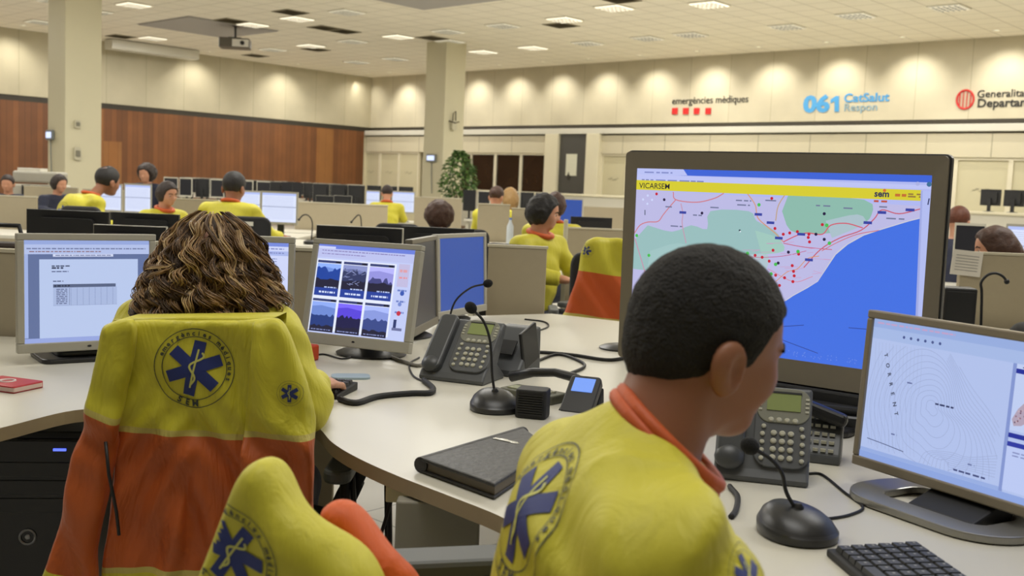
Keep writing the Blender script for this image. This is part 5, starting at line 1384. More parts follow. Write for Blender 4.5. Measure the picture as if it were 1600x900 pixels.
for k in range(210):
    th = R_.uniform(-PI * 1.1, PI * .1) if k < 160 else R_.uniform(0, 2 * PI)
    cz, sz = math.cos(th), math.sin(th)
    if sz > .5 and k >= 160 and abs(cz) < .65: continue       # keep the face free
    lay = R_.uniform(-.016, .012); z1 = R_.choices([R_.uniform(.950, 1.01), R_.uniform(1.0, 1.10)], [3, 2])[0]; z0 = R_.uniform(1.185, 1.226) if R_.random() < .7 else R_.uniform(1.08, 1.18)
    wl = R_.uniform(.050, .095); am = R_.uniform(.006, .017); ph = R_.uniform(0, 6.28); drift = R_.uniform(-.45, .45); base = R_.choices([0, 1, 2, 3], [2.4, 4.0, 3.0, 1.6])[0]; out = R_.uniform(-.004, .016)
    for j in range(R_.randint(11, 17)):
        n = 40; p2, t2, l2, a3, zz = ph + R_.uniform(-.45, .45), th + R_.uniform(-.05, .05), lay + R_.uniform(-.005, .005), am * R_.uniform(.75, 1.25), z1 + R_.uniform(-.012, .02); pts = []
        for i in range(n):
            t = i / (n - 1); z = z0 + (zz - z0) * t; rad = np.interp(z, hz[::-1], hr[::-1]) + l2 + out * t * t; a_ = t2 + drift * t + .07 * math.sin(t * 7 + ph)
            g = a3 * (.12 + 1.0 * min(1, t * 1.6)); w_ = 2 * PI * (z0 - z) / wl + p2
            r2 = rad + g * math.cos(w_); a2 = a_ + g * math.sin(w_) / max(rad, .05)
            pts.append((wc[0] + r2 * math.cos(a2), wc[1] - .012 + .92 * r2 * math.sin(a2), z))
        th_ = R_.uniform(.0007, .0015); rs = [th_ * min(1, .5 + 2 * i / n) * (1 if i < n - 6 else (n - i) / 6 + .1) for i in range(n)]
        q.tube(pts, rs, 4, min(3, max(0, base + R_.choice([-1, 0, 0, 1]))), cap=False)
q.build('curls', HB, wom, world=True, smooth=True)

# ------------------------------------------------------------ office chair
CHB = mat('chair_fabric', (40, 40, 42), .8, bump=.1, scale=200); CHP = mat('chair_plastic', (34, 34, 35), .45); CHG = mat('armrest_grey', (88, 90, 88), .55)
def make_chair(label=True, hi=0.):
    """faces local +y; origin on the floor"""
    e = empty('office_chair', (0, 0, 0)); e['category'] = 'chair'
    MB().prism(rrect(.48, .46, .09), .42, .49).build('seat', CHB, e, bevel=.025, seg=3)
    MB().prism(rrect(.38, .50, .07), -.03, .03, fn=lambda x, y, z: (x, -.24 + z - .25 * (x * x) * -1, .74 + y)).build('backrest', CHB, e, bevel=.02, seg=3)
    if label: MB().box((0, -.273, .93), (.10, .004, .035)).build('label_plate', mat('label_white', (220, 218, 205), .5), e)
    MB().tube([(0, -.29, .72), (0, -.30, .55), (0, -.20, .40), (0, 0, .40)], .022, 8).build('back_support', CHP, e, smooth=True)
    for s in (-1, 1):
        MB().tube([(s * .24, .05, .44), (s * .29, .05, .48), (s * .29, .0, .64)], .016, 8).build('armrest_post', CHP, e, smooth=True)
        MB().prism(rrect(.075, .26, .035), .64, .67, fn=lambda x, y, z: (x + s * .29, y, z)).build('armrest', CHG, e, bevel=.008)
    MB().cyl((0, 0, .10), (0, 0, .42), .028).build('gas_lift', CHP, e, smooth=40)
    q = MB()
    for k in range(5):
        a = 2 * PI * k / 5 + .3; q.tube([(0, 0, .10), (.28 * math.cos(a), .28 * math.sin(a), .07)], [.03, .018], 8)
    q.build('star_base', CHP, e)
    for k in range(5):
        a = 2 * PI * k / 5 + .3; MB().lathe([(.028, -.02), (.03, -.01), (.03, .01), (.028, .02)], (.28 * math.cos(a), .28 * math.sin(a), .031), 14, R=Matrix.Rotation(PI / 2, 3, 'X')).build('caster', CHP, e, smooth=40)
    return e
chair0 = make_chair()
def place_chair(x, y, rz, lbl, sc=(1, 1, 1)):
    m = Matrix.Translation((x, y, 0)) @ Matrix.Rotation(rz, 4, 'Z') @ Matrix.Diagonal((*sc, 1))
    if not chair0.get('label'): chair0.matrix_basis = m; WM[chair0] = m; chair0['label'] = lbl; refresh(chair0); return chair0
    return copy_tree(chair0, mw=m, label=lbl)
def refresh(o):
    for c in [q for q in WM if q.parent == o]: WM[c] = WM[o] @ c.matrix_basis; refresh(c)
place_chair(-.612, 2.375, 0, 'office chair of the curly-haired woman, draped with the yellow and orange jacket', (.84, 1, 1))
place_chair(.0, 1.30, math.radians(-76), 'office chair of the man in the foreground, its grey armrest showing at the bottom', (1, 1, 1.1))
br_ = [o for o in WM if o.name.startswith('backrest')][-1]; [bpy.data.objects.remove(o) for o in [q_ for q_ in WM if q_.name.startswith('label_plate')][-1:] if not WM.pop(o, 0) is None]; br_.matrix_basis = Matrix.Translation((0, 0, -.26)) @ Matrix.Diagonal((.7, 1, .95, 1))

# ------------------------------------------------------------ jacket hanging on the woman's chair
JY = (204, 195, 50); JO = (188, 90, 32); PIP = (196, 182, 96)
jk = empty('jacket', (-.62, 2.0, 0), 0, 'yellow and orange jacket with a round blue star emblem, hanging over the woman chair back', 'jacket')
WMJ = WM[jk]
def bandm(name, px, py, Y, nx, nz, hem=None, o=None):
    """yellow above the seam seen at (px,py), orange below, pale piping between, yellow hem"""
    p = WM[o].inverted() @ at(px, py, Y); b = []
    if hem: b += [(-1.5, JY), (hem, PIP), (hem + .006, JO)]
    else: b += [(-1.5, JO)]
    b += [(-.004, PIP), (.003, JY)]
    return banded(name, b, tuple(p), (nx, 0, nz), bump=.6, scale=7)
JYc = 2.02
fold1 = lambda X, Z: .008 * np.sin(X * 52 + 4 * np.sin(Z * 5) + Z * 12 * np.sign(X)) * np.clip((.12 - Z) * 4, .15, 1) + .005 * np.sin((np.abs(X - .02) * 1.0 + Z * .55) * 95 + 2 * np.sin(Z * 14)) * np.clip((.16 - Z) * 6, 0, 1) + .006 * np.sin(X * 55 + Z * 22 + 2 * np.sin(Z * 13)) * np.clip(.3 - Z, 0, .6) + .004 * np.sin(Z * 40 + X * 25)
jb = puffy('body_panel', [(176, 504), (225, 500), (300, 501), (380, 500), (432, 499), (438, 530), (420, 640), (405, 760), (400, 880), (396, 990), (160, 990), (163, 905), (176, 800), (184, 690), (180, 600), (172, 540)], (-.62, JYc, .8), 0, .018, None or YELC, jk, h=.0058, fold=fold1, r=.010)
jb.data.materials[0] = bandm('jacket_body_cloth', 270, 677, JYc, .03, 1, -.285, jb)
fold2 = lambda X, Z: .010 * np.sin(X * 42 + 6 * np.sin(Z * 5)) + .006 * np.sin(Z * 44 + X * 38 + 2 * np.sin(Z * 15)) + .004 * np.sin(X * 90 + Z * 20)
js1 = puffy('sleeve', [(163, 508), (190, 499), (212, 506), (206, 560), (197, 610), (190, 655), (180, 705), (166, 790), (152, 858), (146, 930), (70, 925), (80, 870), (100, 790), (118, 705), (138, 632), (152, 560), (158, 522)], (-.84, 1.98, .8), 0, .028, YELC, jk, h=.0055, r=.022, fold=fold2)
js1.data.materials[0] = bandm('jacket_sleeve_left_cloth', 160, 648, 1.98, .42, 1, -.325, js1)
js2 = puffy('sleeve', [(396, 502), (432, 498), (450, 518), (466, 560), (482, 610), (492, 665), (492, 720), (488, 790), (480, 850), (392, 850), (380, 780), (380, 690), (388, 600), (396, 540)], (-.50, 1.978, .8), 0, .024, YELC, jk, h=.0055, r=.018, fold=fold2)
js2.data.materials[0] = bandm('jacket_sleeve_right_cloth', 436, 683, 1.975, -.03, 1, None, js2)
# shoulders folded over the chair top, and the front half on the other side
puffy('front_panel', [(176, 502), (300, 496), (436, 496), (430, 600), (405, 700), (190, 700), (178, 600)], (-.62, 2.145, .8), 0, .022, banded('jacket_front_cloth', [(-1.5, JO), (.0, JY)], (0, 0, .80), (0, 0, 1)), jk, h=.009, fold=fold1)
q = MB(); a, b_ = at(180, 504, 2.035), at(426, 501, 2.035); 
q.tube([a, a.lerp(b_, .5) + Vector((0, 0, .003)), b_], .007, 8)
q._add([(a.x, 2.03, a.z + .004), (b_.x, 2.03, b_.z + .004), (b_.x, 2.16, b_.z + .002), (a.x, 2.16, a.z + .002), (a.x, 2.03, a.z - .02), (b_.x, 2.03, b_.z - .02), (b_.x, 2.16, b_.z - .02), (a.x, 2.16, a.z - .02)], [(0, 1, 2, 3), (0, 1, 5, 4), (2, 3, 7, 6), (4, 5, 6, 7)])
q.build('shoulder_fold', YELC, jk, world=True, smooth=True)
tl = math.radians(-11)
decal(em, 'back_emblem', jb, at(301, 577, JYc - .03), (math.cos(tl), 0, math.sin(tl)), (-math.sin(tl), 0, math.cos(tl)), .0765, [BLUE, RODC, INK])
decal(emblem_shape(False), 'sleeve_emblem', js2, at(450, 617, 1.94), (1, 0, 0), (0, 0, 1), .024, [BLUE, RODC, INK])
p0 = at(166, 720, 1.94); q = MB().tube([tuple(at(165, 690, 1.95)), tuple(at(170, 740, 1.94)), tuple(at(182, 800, 1.95)), tuple(at(186, 836, 1.955))], .0035, 6); q.build('drawstring', CAB, jk, world=True, smooth=True)

# ------------------------------------------------------------ jacket on the chair right in front of the camera
NY = 1.28
nj = empty('jacket', (-.38, 1.2, 0), 0, 'yellow jacket with an orange sleeve draped over the chair back at the bottom edge', 'jacket')
foldn = lambda X, Z: .010 * np.sin(X * 22 + 8 * Z) + .006 * np.sin(X * 50 - Z * 20)
n1 = puffy('body_panel', [(300, 930), (316, 900), (334, 850), (352, 800), (370, 755), (386, 730), (404, 718), (424, 720), (444, 742), (466, 776), (500, 808), (540, 838), (570, 860), (592, 886), (606, 930), (610, 1100), (280, 1100)], (-.36, 1.24, .8), math.radians(-14), .05, YELC, nj, h=.006, r=.045, fold=foldn, it=3)
n2 = puffy('sleeve', [(498, 806), (506, 792), (522, 785), (544, 792), (572, 816), (600, 846), (628, 876), (650, 905), (690, 1000), (600, 1100), (560, 960), (520, 850)], (-.25, 1.30, .8), math.radians(-10), .035, cloth('sleeve_orange', (212, 92, 30), .6, .3, 9), nj, h=.006, r=.03, fold=foldn, it=3)
tl = math.radians(-32)
decal(em, 'back_emblem', n1, at(362, 872, 1.18), (math.cos(tl), .25, math.sin(tl)), (-math.sin(tl), 0, math.cos(tl)), .052, [BLUE, RODC, INK], reach=.12)
# ============================================================ PEOPLE, DESKS AND MONITORS FURTHER BACK
HB2 = {'black': mat('hair_far_black', (28, 24, 22), .6, var=.3, scale=80, bump=.4), 'brown': mat('hair_far_brown', (66, 40, 26), .6, var=.4, scale=60, bump=.4), 'dark': mat('hair_far_dark', (44, 32, 26), .6, var=.4, scale=60, bump=.4),
       'blonde': mat('hair_far_blonde', (150, 116, 66), .6, var=.3, scale=60, bump=.3), 'red': mat('hair_far_red', (96, 50, 30), .6, var=.3, scale=60, bump=.3)}
def sitter(px, py, Y, face, lbl, hair='black', style='short', top=YELC, collar=True, sc=1.0, res=.012, lean=.08, hand_y=.38, spread=.20, emblem=False, elbows=.10, turn=0., stand=False, skin=None, zoff=None):
    """seated figure; (px,py) = middle of the head; face = heading angle in the floor plane"""
    h = at(px, py, Y); hz = h.z
    c, s_ = math.cos(face), math.sin(face)
    def L(x, y, z): return np.array([h.x + (x * c - y * s_), h.y + (x * s_ + y * c), z])
    e = empty('person', tuple(L(-lean, 0, 0)), face, lbl, 'person')
    k = hz / 1.17 if not stand else hz / 1.55
    ht = face + turn
    R = frame((math.cos(ht), math.sin(ht), -.18))
    hd = np.array([h.x, h.y, hz])
    zs = hz - .245; wsh_ = .185 * sc
    sh = [L(-lean * .7, sd * wsh_, zs) for sd in (-1, 1)]
    ch = L(-lean, 0, zs - .13)
    el = [L(elbows - lean, sd * (wsh_ + .07), .80 if not stand else zs - .28) for sd in (-1, 1)]; wr = [L(hand_y - lean, sd * spread * .7, .775 if not stand else zs - .25) for sd in (-1, 1)]
    Rb = frame((c, s_, 0)); seat = .50 if not stand else .92
    def head(P): return smin(head_f(P, hd, R, .98 * sc), cap(P, L(-lean * .55, 0, zs + .03), hd + R @ np.array([-.02, 0, -.06]), .055, .052), .03)
    def torso(P):
        d = ell(P, ch, (.11, .17 * sc, .20), Rb); d = smin(d, cap(P, sh[0], sh[1], .06), .06)
        d = smin(d, ell(P, L(-lean * 1.4, 0, (zs + seat) / 2 - .05), (.11, .15 * sc, .20), Rb), .08)
        for q in sh: d = smin(d, cap(P, L(-lean * .6, 0, zs + .06), q + np.array([0, 0, .01]), .045, .042), .04)
        for a, b, w_ in zip(sh, el, wr): d = smin(d, cap(P, a, b, .058, .046), .03); d = smin(d, cap(P, b, w_, .045, .032), .02)
        return d
    def legs(P):
        d = ell(P, L(-lean * 1.4, 0, seat - .02), (.13, .16, .10), Rb)
        for sd in (-1, 1):
            hp = L(-lean, sd * .09, seat - .02)
            kn = L(.36, sd * .12, .50) if not stand else L(-lean, sd * .09, .48); an = L(.34, sd * .12, .09) if not stand else L(-lean, sd * .09, .09)
            d = smin(d, cap(P, hp, kn, .08, .055), .04); d = smin(d, cap(P, kn, an, .055, .038), .02)
        return d
    pts = np.array([hd + .16, hd - .16] + sh + el + wr + [L(.45, .2, .06), L(.45, -.2, .06), L(-.3, .2, .1), L(-.3, -.2, .1)]); lo, hi = pts.min(0) - .1, pts.max(0) + .1; lo[2] = .05
    sk = skin or SKIN_L
    blob('body', lambda P: smin(smin(head(P), torso(P) + .012, .02), legs(P) + .008, .03), lo, hi, res * 1.4, sk, e,
         extra=[(head, hd - .17, hd + .17, min(res, .009))] + [(lambda P, w_=w_, b=b, sd=sd: hand_f(P, w_, w_ - b, (0, 0, 1), .5, sd), w_ - .14, w_ + .14, .006) for w_, b, sd in zip(wr, el, (-1, 1))])
    def shf(P):
        d = torso(P) - .010 + .0025 * sn(P, 28, px) + .003 * np.sin((P[..., 1] * .5 + P[..., 2]) * 50 + 2 * sn(P, 10, px))
        d = smax(d, np.where(np.linalg.norm(P - L(-lean * .5, 0, zs + .09), axis=-1) < .11, P[..., 2] - (zs + .085), -1), .01)
        for a, w_ in zip(el, wr):
            ax = (w_ - a) / np.linalg.norm(w_ - a); d = np.maximum(d, np.where(np.linalg.norm(P - w_, axis=-1) < .08, (P - w_) @ ax + .01, -1))
        return d
    lo2 = lo.copy(); lo2[2] = seat - .05; hi2 = hi.copy(); hi2[2] = zs + .14
    sho = blob('shirt', shf, lo2, hi2, res, top, e, it=2)
    if collar:
        q = MB(); cc = L(-lean * .5, 0, zs + .088); q.tube([tuple(cc + Rb @ np.array([.075 * math.cos(t), .075 * math.sin(t), -.018 * math.cos(t)])) for t in [2 * PI * i / 24 for i in range(25)]], .017, 8, cap=False); q.build('collar', ORGC, e, world=True, smooth=True)
    trousers(e, legs, (lo[0], lo[1], .06), (hi[0], hi[1], seat + .12), res * 1.5)
    def hf(q):
        d = ell(q, (-.002, 0, .006), (.104, .086, .096))
        h_ = np.interp(q[..., 0], [-.12, -.03, .0, .03, .05, .075, .10], [-.09, -.075, -.03, -.035, .01, .034, .045])
        if style == 'short': return smax(d, (h_ - q[..., 2]) * .8, .01) + .002 * sn(q, 160)
        if style == 'bald':
            return smax(smax(d, (h_ - q[..., 2]) * .8, .01), .03 - np.linalg.norm((q - np.array([-.05, 0, .09])) / np.array([1.2, 1, 1]), axis=-1), .01)
        if style == 'bob':
            d = smin(d, ell(q, (-.022, 0, -.035), (.098, .096, .092)), .03)
            h_ = np.interp(q[..., 0], [-.12, .01, .03, .055, .08, .10], [-.14, -.12, -.08, -.01, .036, .045]); return smax(d, (h_ - q[..., 2]) * .8, .01) + .007 * sn(q, 95)
        if style == 'long':
            d = smin(d, ell(q, (-.045, 0, -.07), (.09, .105, .14)), .04); d = smin(d, cap(q, (-.07, 0, -.1), (-.085, 0, -.24), .08, .05), .04)
            h_ = np.interp(q[..., 0], [.0, .03, .055, .08, .10], [-.30, -.12, -.01, .036, .045]); return smax(d, (h_ - q[..., 2]) * .8, .01) + .006 * sn(q, 60)
        if style == 'curly':
            d = smin(d, ell(q, (-.03, 0, -.02), (.125, .125, .125)), .04)
            h_ = np.interp(q[..., 0], [.0, .03, .06, .08, .10], [-.20, -.09, .01, .036, .045]); return smax(d, (h_ - q[..., 2]) * .8, .01) + .010 * sn(q, 75)
        d = smin(d, ell(q, (-.105, 0, .0), (.04, .035, .04)), .02)      # bun
        return smax(d, (h_ - q[..., 2]) * .8, .01) + .003 * sn(q, 110)
    c3 = np.array(hd); f3 = lambda P: hf(((P - c3) @ R) / (.98 * sc)) * .98 * sc
    blob('hair', f3, c3 - .30 * np.array([1, 1, 1.1]), c3 + .2, .009 if res < .011 else .012, HB2[hair], e, it=1)
    if res < .0125: face_bits(e, hd, R, .98 * sc, e)
    q = MB()
    for sd in (-1, 1):
        f_ = L(.40 if not stand else -lean + .05, sd * .12, .045); q.box(tuple(f_), (.26, .09, .09), R=Matrix.Rotation(face, 3, 'Z'))
    q.build('shoes', SHOE, e, world=True)
    if emblem:
        tc = L(-lean * 1.4, 0, zs - .10); bk = Vector((-c, -s_, 0)); U = Vector((0, 0, 1)).cross(bk)
        decal(emblem_shape(False, 4), 'back_emblem', sho, tuple(tc), U, (0, 0, 1), .10, [BLUE, RODC, INK])
    return e
R90 = math.radians(90)
sitter(366, 288, 9.6, math.radians(78), 'broad man with black hair and yellow shirt, left of a bright screen', 'black', 'short', lean=.12, sc=1.22, spread=.52, elbows=.26, emblem=False, skin=SKIN_M)
sitter(168, 279, 10.6, math.radians(52), 'balding man in yellow bending forward beside the left column', 'black', 'bald', lean=.36, sc=1.3, turn=.2, spread=.7, emblem=True, skin=SKIN_M)
sitter(228, 268, 14.5, math.radians(-100), 'person with bushy dark curly hair and dark navy clothes before the wood wall', 'dark', 'curly', top=NAVY, collar=False, sc=1.1, res=.014)
sitter(262, 299, 9.4, math.radians(-35), 'dark-haired woman in profile, right of the two bright screens', 'dark', 'bob', sc=.95)
sitter(93, 284, 13.2, math.radians(-30), 'dark-haired head in profile just left of the balding man', 'dark', 'bob', top=NAVY, collar=False, res=.014)
sitter(12, 284, 14, math.radians(-80), 'person in blue clothing cut by the left edge beside the printer', 'dark', 'short', top=NAVY, collar=False, res=.014)
sitter(605, 299, 15.6, math.radians(95), 'person in yellow seen from behind between two bright far screens', 'dark', 'short', res=.014, lean=.1)
sitter(850, 326, 6.6, math.radians(-38), 'woman with short black bobbed hair and orange collar in the middle', 'black', 'bob', sc=.98, res=.0095, lean=.04, hand_y=.30, turn=.62)
sitter(868, 318, 8.8, math.radians(75), 'brown-haired person in yellow behind the black-bobbed woman', 'brown', 'bob')
sitter(776, 304, 12.0, math.radians(70), 'brown-haired person with a bun in yellow near the potted plant', 'brown', 'bun', res=.014)
sitter(797, 305, 13.2, math.radians(100), 'blonde person half hidden right of the brown-haired one', 'blonde', 'long', top=NAVY, collar=False, res=.014)
sitter(1553, 381, 5.7, math.radians(165), 'woman with wavy brown hair facing left above the partition with a paper', 'brown', 'long', sc=1.0, res=.0115, top=NAVY, collar=False, lean=.05)
sitter(1498, 341, 8.2, math.radians(60), 'red-brown haired person right beside the map display frame', 'red', 'short', top=NAVY, collar=False, res=.014)
sitter(684, 333, 8.6, math.radians(120), 'person with very curly dark hair bent low behind the black chair', 'brown', 'curly', top=NAVY, collar=False, res=.013, lean=.12)
0 and sitter(969, 300, 7.5, math.radians(100), 'dark-haired person cut by the left side of the map display', 'dark', 'short', top=NAVY, collar=False, res=.014)

# furniture: desks seen as thin white edges, with partitions above them
LEGM = mat('desk_leg', (196, 192, 176), .4)
def bench(x0, x1, y, d, lbl, z=DZ, yaw=0.):
    w = x1 - x0; e = empty('desk', ((x0 + x1) / 2, y, 0), yaw, lbl, 'desk')
    MB().box((0, 0, z - .014), (w, d, .028)).build('worktop', WHITE, e, bevel=.003)
    for sx in (-1, 1):
        MB().box((sx * (w / 2 - .05), 0, (z - .028) / 2), (.05, d * .8, z - .03)).build('leg', LEGM, e, bevel=.004)
    return e
def X(px, Y, py=330): return at(px, py, Y).x
def part_px(px0, px1, pyt, Y, lbl, z0=.0):
    a = at(px0, pyt, Y); b = at(px1, pyt, Y)
    return partition('desk_partition', a.x, b.x, Y, z0, a.z, lbl)
def bench_px(px0, px1, Y, d, lbl): return bench(X(px0, Y), X(px1, Y), Y, d, lbl)
part_px(-60, 58, 304, 9.9, 'beige partition at the left edge, left of the balding man'); bench_px(-60, 300, 9.3, .9, 'long white desk behind the left foreground monitors')
part_px(38, 122, 291, 13.6, 'low beige partition in front of the left column'); part_px(130, 196, 296, 12.4, 'beige partition between the column and the balding man')
part_px(249, 342, 310, 10.8, 'beige partition between the two seated men in yellow')
part_px(462, 606, 316, 12.2, 'wide beige partition between two bent microphones, left of centre')
part_px(648, 722, 308, 15.0, 'beige partition below the far column')
part_px(747, 797, 319, 11.2, 'beige partition with a bottle beside it, right of the plant'); bench_px(735, 830, 10.8, .7, 'white desk under the partition right of the plant')
part_px(800, 846, 326, 11.4, 'grey-beige partition left of the black-bobbed woman')
part_px(886, 975, 357, 7.6, 'beige partition right of the black-bobbed woman, behind the hanging jacket')
part_px(912, 985, 323, 16.0, 'beige far partition under the long white counter')
part_px(1500, 1700, 396, 5.05, 'beige partition with a white paper at the right edge')
bench_px(1440, 1760, 4.55, .85, 'white desk at the right edge carrying a bent microphone')
bench_px(838, 1010, 7.15, .7, 'white desk in front of the black-bobbed woman')
bench_px(314, 700, 9.6, 1.0, 'white desk of the broad man in yellow'); 
bench_px(150, 300, 11.9, .9, 'white desk carrying the bright screens beside the balding man'); bench_px(350, 480, 10.8, .95, 'white desk carrying the bright screens beside the broad man'); bench_px(560, 660, 16.5, .8, 'far white desk carrying two bright screens'); bench_px(860, 935, 13.1, .8, 'white desk carrying the small plain blue screen'); bench_px(885, 975, 9.7, .7, 'white desk carrying one black monitor right of the black-bobbed woman'); bench_px(1490, 1680, 7.6, .8, 'white desk carrying the dark pale-framed screen at the right'); bench_px(490, 560, 14.1, .6, 'far white desk behind the wide beige partition')
bench_px(420, 700, 11.8, .7, 'white desk before the wide beige partition')
bench_px(-40, 320, 5.6, 1.0, 'white desk carrying black monitor backs behind the curly-haired woman')
bench_px(480, 790, 6.0, 1.0, 'white desk carrying the dark tilted monitor behind the thumbnails monitor')
MB_ = MB()
p = at(881, 420, 7.0)
e = empty('cable_post', (p.x, p.y, 0), 0, 'slim white post standing beside the black-bobbed woman', 'post')
MB().box((0, 0, .56), (.028, .028, 1.12)).build('post', WHITE, e, bevel=.003); MB().box((0, 0, .01), (.16, .16, .02)).build('foot', LEGM, e, bevel=.004)

# generic monitors: back and front types, copied with their parts
def white_ui(S):
    S.rect(0, 0, 1, 1, (222, 230, 255)); S.rect(0, 0, 1, .08, (180, 194, 244)); S.rect(0, .46, 1, .49, (150, 160, 190))
    for k in range(16): S.scrib(.05, .92, .13 + k * .05, .014, (176, 186, 220), k)
def gen_monitor(name, content, frame, w=.41, h=.34):
    e = empty(name, (0, 0, 0)); e['category'] = 'monitor'
    mw = Matrix.Translation((0, -.09, .30)); q = MB(); bs = .018
    q.box2((-w / 2, 0, h / 2 - bs), (w / 2, .028, h / 2)); q.box2((-w / 2, 0, -h / 2), (w / 2, .028, -h / 2 + .024)); q.box2((-w / 2, 0, -h / 2 + .024), (-w / 2 + bs, .028, h / 2 - bs)); q.box2((w / 2 - bs, 0, -h / 2 + .024), (w / 2, .028, h / 2 - bs))
    q.build('bezel', frame, e, mw=mw)
    MB().box2((-w / 2 + .004, .008, -h / 2 + .004), (w / 2 - .004, .034, h / 2 - .004)).prism(rrect(w * .7, h * .7, .03), .034, .07, fn=lambda x, y, z: (x, z, y)).build('back_shell', BLKM, e, mw=mw)
    S = Screen(w - 2 * bs, h - bs - .024); content(S); S.b.build('screen', S.mats, e, mw=mw @ Matrix.Translation((0, .0062, .003)))
    MB().lathe([(.11, 0), (.11, .008), (.03, .02)], n=20).build('base', BLKP, e, smooth=40); MB().box((0, 0, .15), (.07, .03, .26)).build('neck', BLKP, e)
    return e
M_W = gen_monitor('monitor', white_ui, SILV); M_B = gen_monitor('monitor', plainblue, SILV)
M_K = gen_monitor('monitor', lambda S: S.rect(0, 0, 1, 1, (30, 30, 34), .5), mat('frame_pale', (200, 196, 180), .4)); M_D = gen_monitor('monitor', lambda S: S.rect(0, 0, 1, 1, (24, 24, 26), .5), BLKP)
first = set()
def put(proto, x, y, rz, lbl, z=DZ, sc=1., grp=None, tilt=0.):
    m = Matrix.Translation((x, y, z)) @ Matrix.Rotation(rz, 4, 'Z') @ Matrix.Rotation(tilt, 4, 'X') @ Matrix.Diagonal((*(sc if hasattr(sc, '__len__') else (sc, sc, sc)), 1))
    if proto not in first: first.add(proto); proto.matrix_basis = m; WM[proto] = m; refresh(proto); o = proto; o['label'] = lbl
    else: o = copy_tree(proto, mw=m, label=lbl)
    if grp: o['group'] = grp
    elif 'group' in o: del o['group']
    return o
def put_px(proto, px0, px1, pyt, Y, rz, lbl, tilt=0., w=.41):
    """top edge and both sides read from the picture at the given distance; size follows from the width"""
    a, b = at(px0, pyt, Y), at(px1, pyt, Y); sc = (b.x - a.x) / w / max(.5, abs(math.cos(rz)))
    return put(proto, (a.x + b.x) / 2, Y + .08 * sc * math.cos(rz), rz, lbl, DZ, (sc, sc, (a.z - DZ) / .47), tilt=tilt)
put_px(M_W, 236 - 42, 236, 286, 11.6, math.radians(4), 'bright white screen right of the balding man'); put_px(M_W, 150 + 2, 193, 286, 11.9, math.radians(-6), 'bright white screen partly behind the balding man')
put_px(M_W, 408, 467, 298, 10.4, math.radians(-3), 'bright white screen right of the broad man in yellow'); put_px(M_W, 372, 404, 297, 11.15, math.radians(20), 'pale screen just behind the head of the broad man')
put_px(M_W, 572, 594, 297, 16.6, 0, 'bright far screen left of the person seen from behind'); put_px(M_W, 612, 649, 298, 16.2, 0, 'bright far screen right of the person seen from behind')
put_px(M_B, 876, 913, 309, 13.0, math.radians(-10), 'small screen with a plain blue picture under the dark doorway')
PI_ = PI
put_px(M_D, 44, 172, 326, 5.45, PI, 'black monitor back above the document monitor, left of two')
put_px(M_D, 178, 281, 331, 6.2, PI, 'black monitor back behind the curly hair, under the bright screen')
put_px(M_K, 150, 262, 350, 4.75, PI + .05, 'black monitor back with pale rim just over the document monitor')
put_px(M_K, 494, 630, 351, 5.0, PI - .04, 'black monitor back with pale rim above the thumbnails monitor')
put_px(M_D, 628, 742, 353, 5.9, PI, 'black monitor back above the plain blue screen')
put_px(M_D, 893, 958, 338, 9.6, PI + .1, 'black monitor back on the desk right of the black-bobbed woman')
put_px(M_K, 1497, 1541, 348, 7.4, math.radians(-14), 'dark screen in a pale frame right of the map display')
put_px(M_W, 1586, 1640, 350, 7.6, math.radians(-30), 'pale blue screen cut by the right edge')
# ranks of monitors far away
R_ = random.Random(21)
far = []
for Y, px0, px1, step in ((19.5, 268, 420, 24), (19.0, 430, 470, 20), (18.2, 500, 562, 29), (23.5, 300, 560, 23), (27.5, 290, 540, 21), (25.0, 560, 660, 25), (17.5, 735, 762, 22), (21, 800, 862, 24), (30.5, 300, 470, 25)):
    x = px0
    while x < px1:
        far.append((x + R_.uniform(-1, 1), Y + R_.uniform(-.1, .1), min(1., (step - 2) * Y / 1640 / .42))); x += step
for x, Y, fs_ in far:
    p = at(x, 300, Y)
    put(R_.choice([M_K, M_K, M_D]), p.x, p.y, R_.choice([0, PI, .2, -.2, PI + .2]), 'small dark monitor among the distant ranks of monitors before the far walls', DZ + .05, (fs_, fs_, 1.02), 'monitors on the distant desks')
for Y, a, b in ((19.3, 262, 478), (23.5, 290, 565), (27.5, 285, 548), (25, 553, 664), (30.5, 292, 474), (18.2, 490, 575), (17.5, 728, 770), (21, 792, 868)):
    bench(X(a, Y, 300), X(b, Y, 300), Y + .05, .8, {19.3: 'far white desk before the wood wall, nearest of the distant ranks', 23.5: 'far white desk in the second distant rank before the wood wall', 27.5: 'far white desk in the third distant rank before the wood wall', 25: 'far white desk before the frosted doors', 30.5: 'farthest white desk at the foot of the wood wall', 18.2: 'far white desk left of the far column', 17.5: 'far white desk right of the potted plant', 21: 'far white desk before the dark office windows'}[Y], DZ + .05)
for i, (x, Y) in enumerate(((508, 14.0), (536, 14.0))):
    put_px(M_K, x - 14, x + 14, 305, Y, PI, 'dark monitor standing over the wide beige partition, %s of two' % ('left', 'right')[i])
# dark monitors on the counter at the right
cz = 1.27
for i, px in enumerate((1012, 1060, 1120, 1190, 1545, 1582)):
    c_ = RI @ at(px, 320, 20); 
    w_ = RM @ Vector((onR(px, 320).x * 0 + 0, 0, 0))
    d = ray(px, 322); n = RY; q0 = RM @ Vector((0, -3.0, 0)); t = (q0 - EYE).dot(n) / d.dot(n); P_ = EYE + d * t
    if px > 1500: put(M_D, P_.x, P_.y, RA + PI, 'dark monitor on the long white counter at the right, %s' % {1545: 'left one', 1582: 'right one', 1640: 'beyond the right edge'}[px], cz, .9)

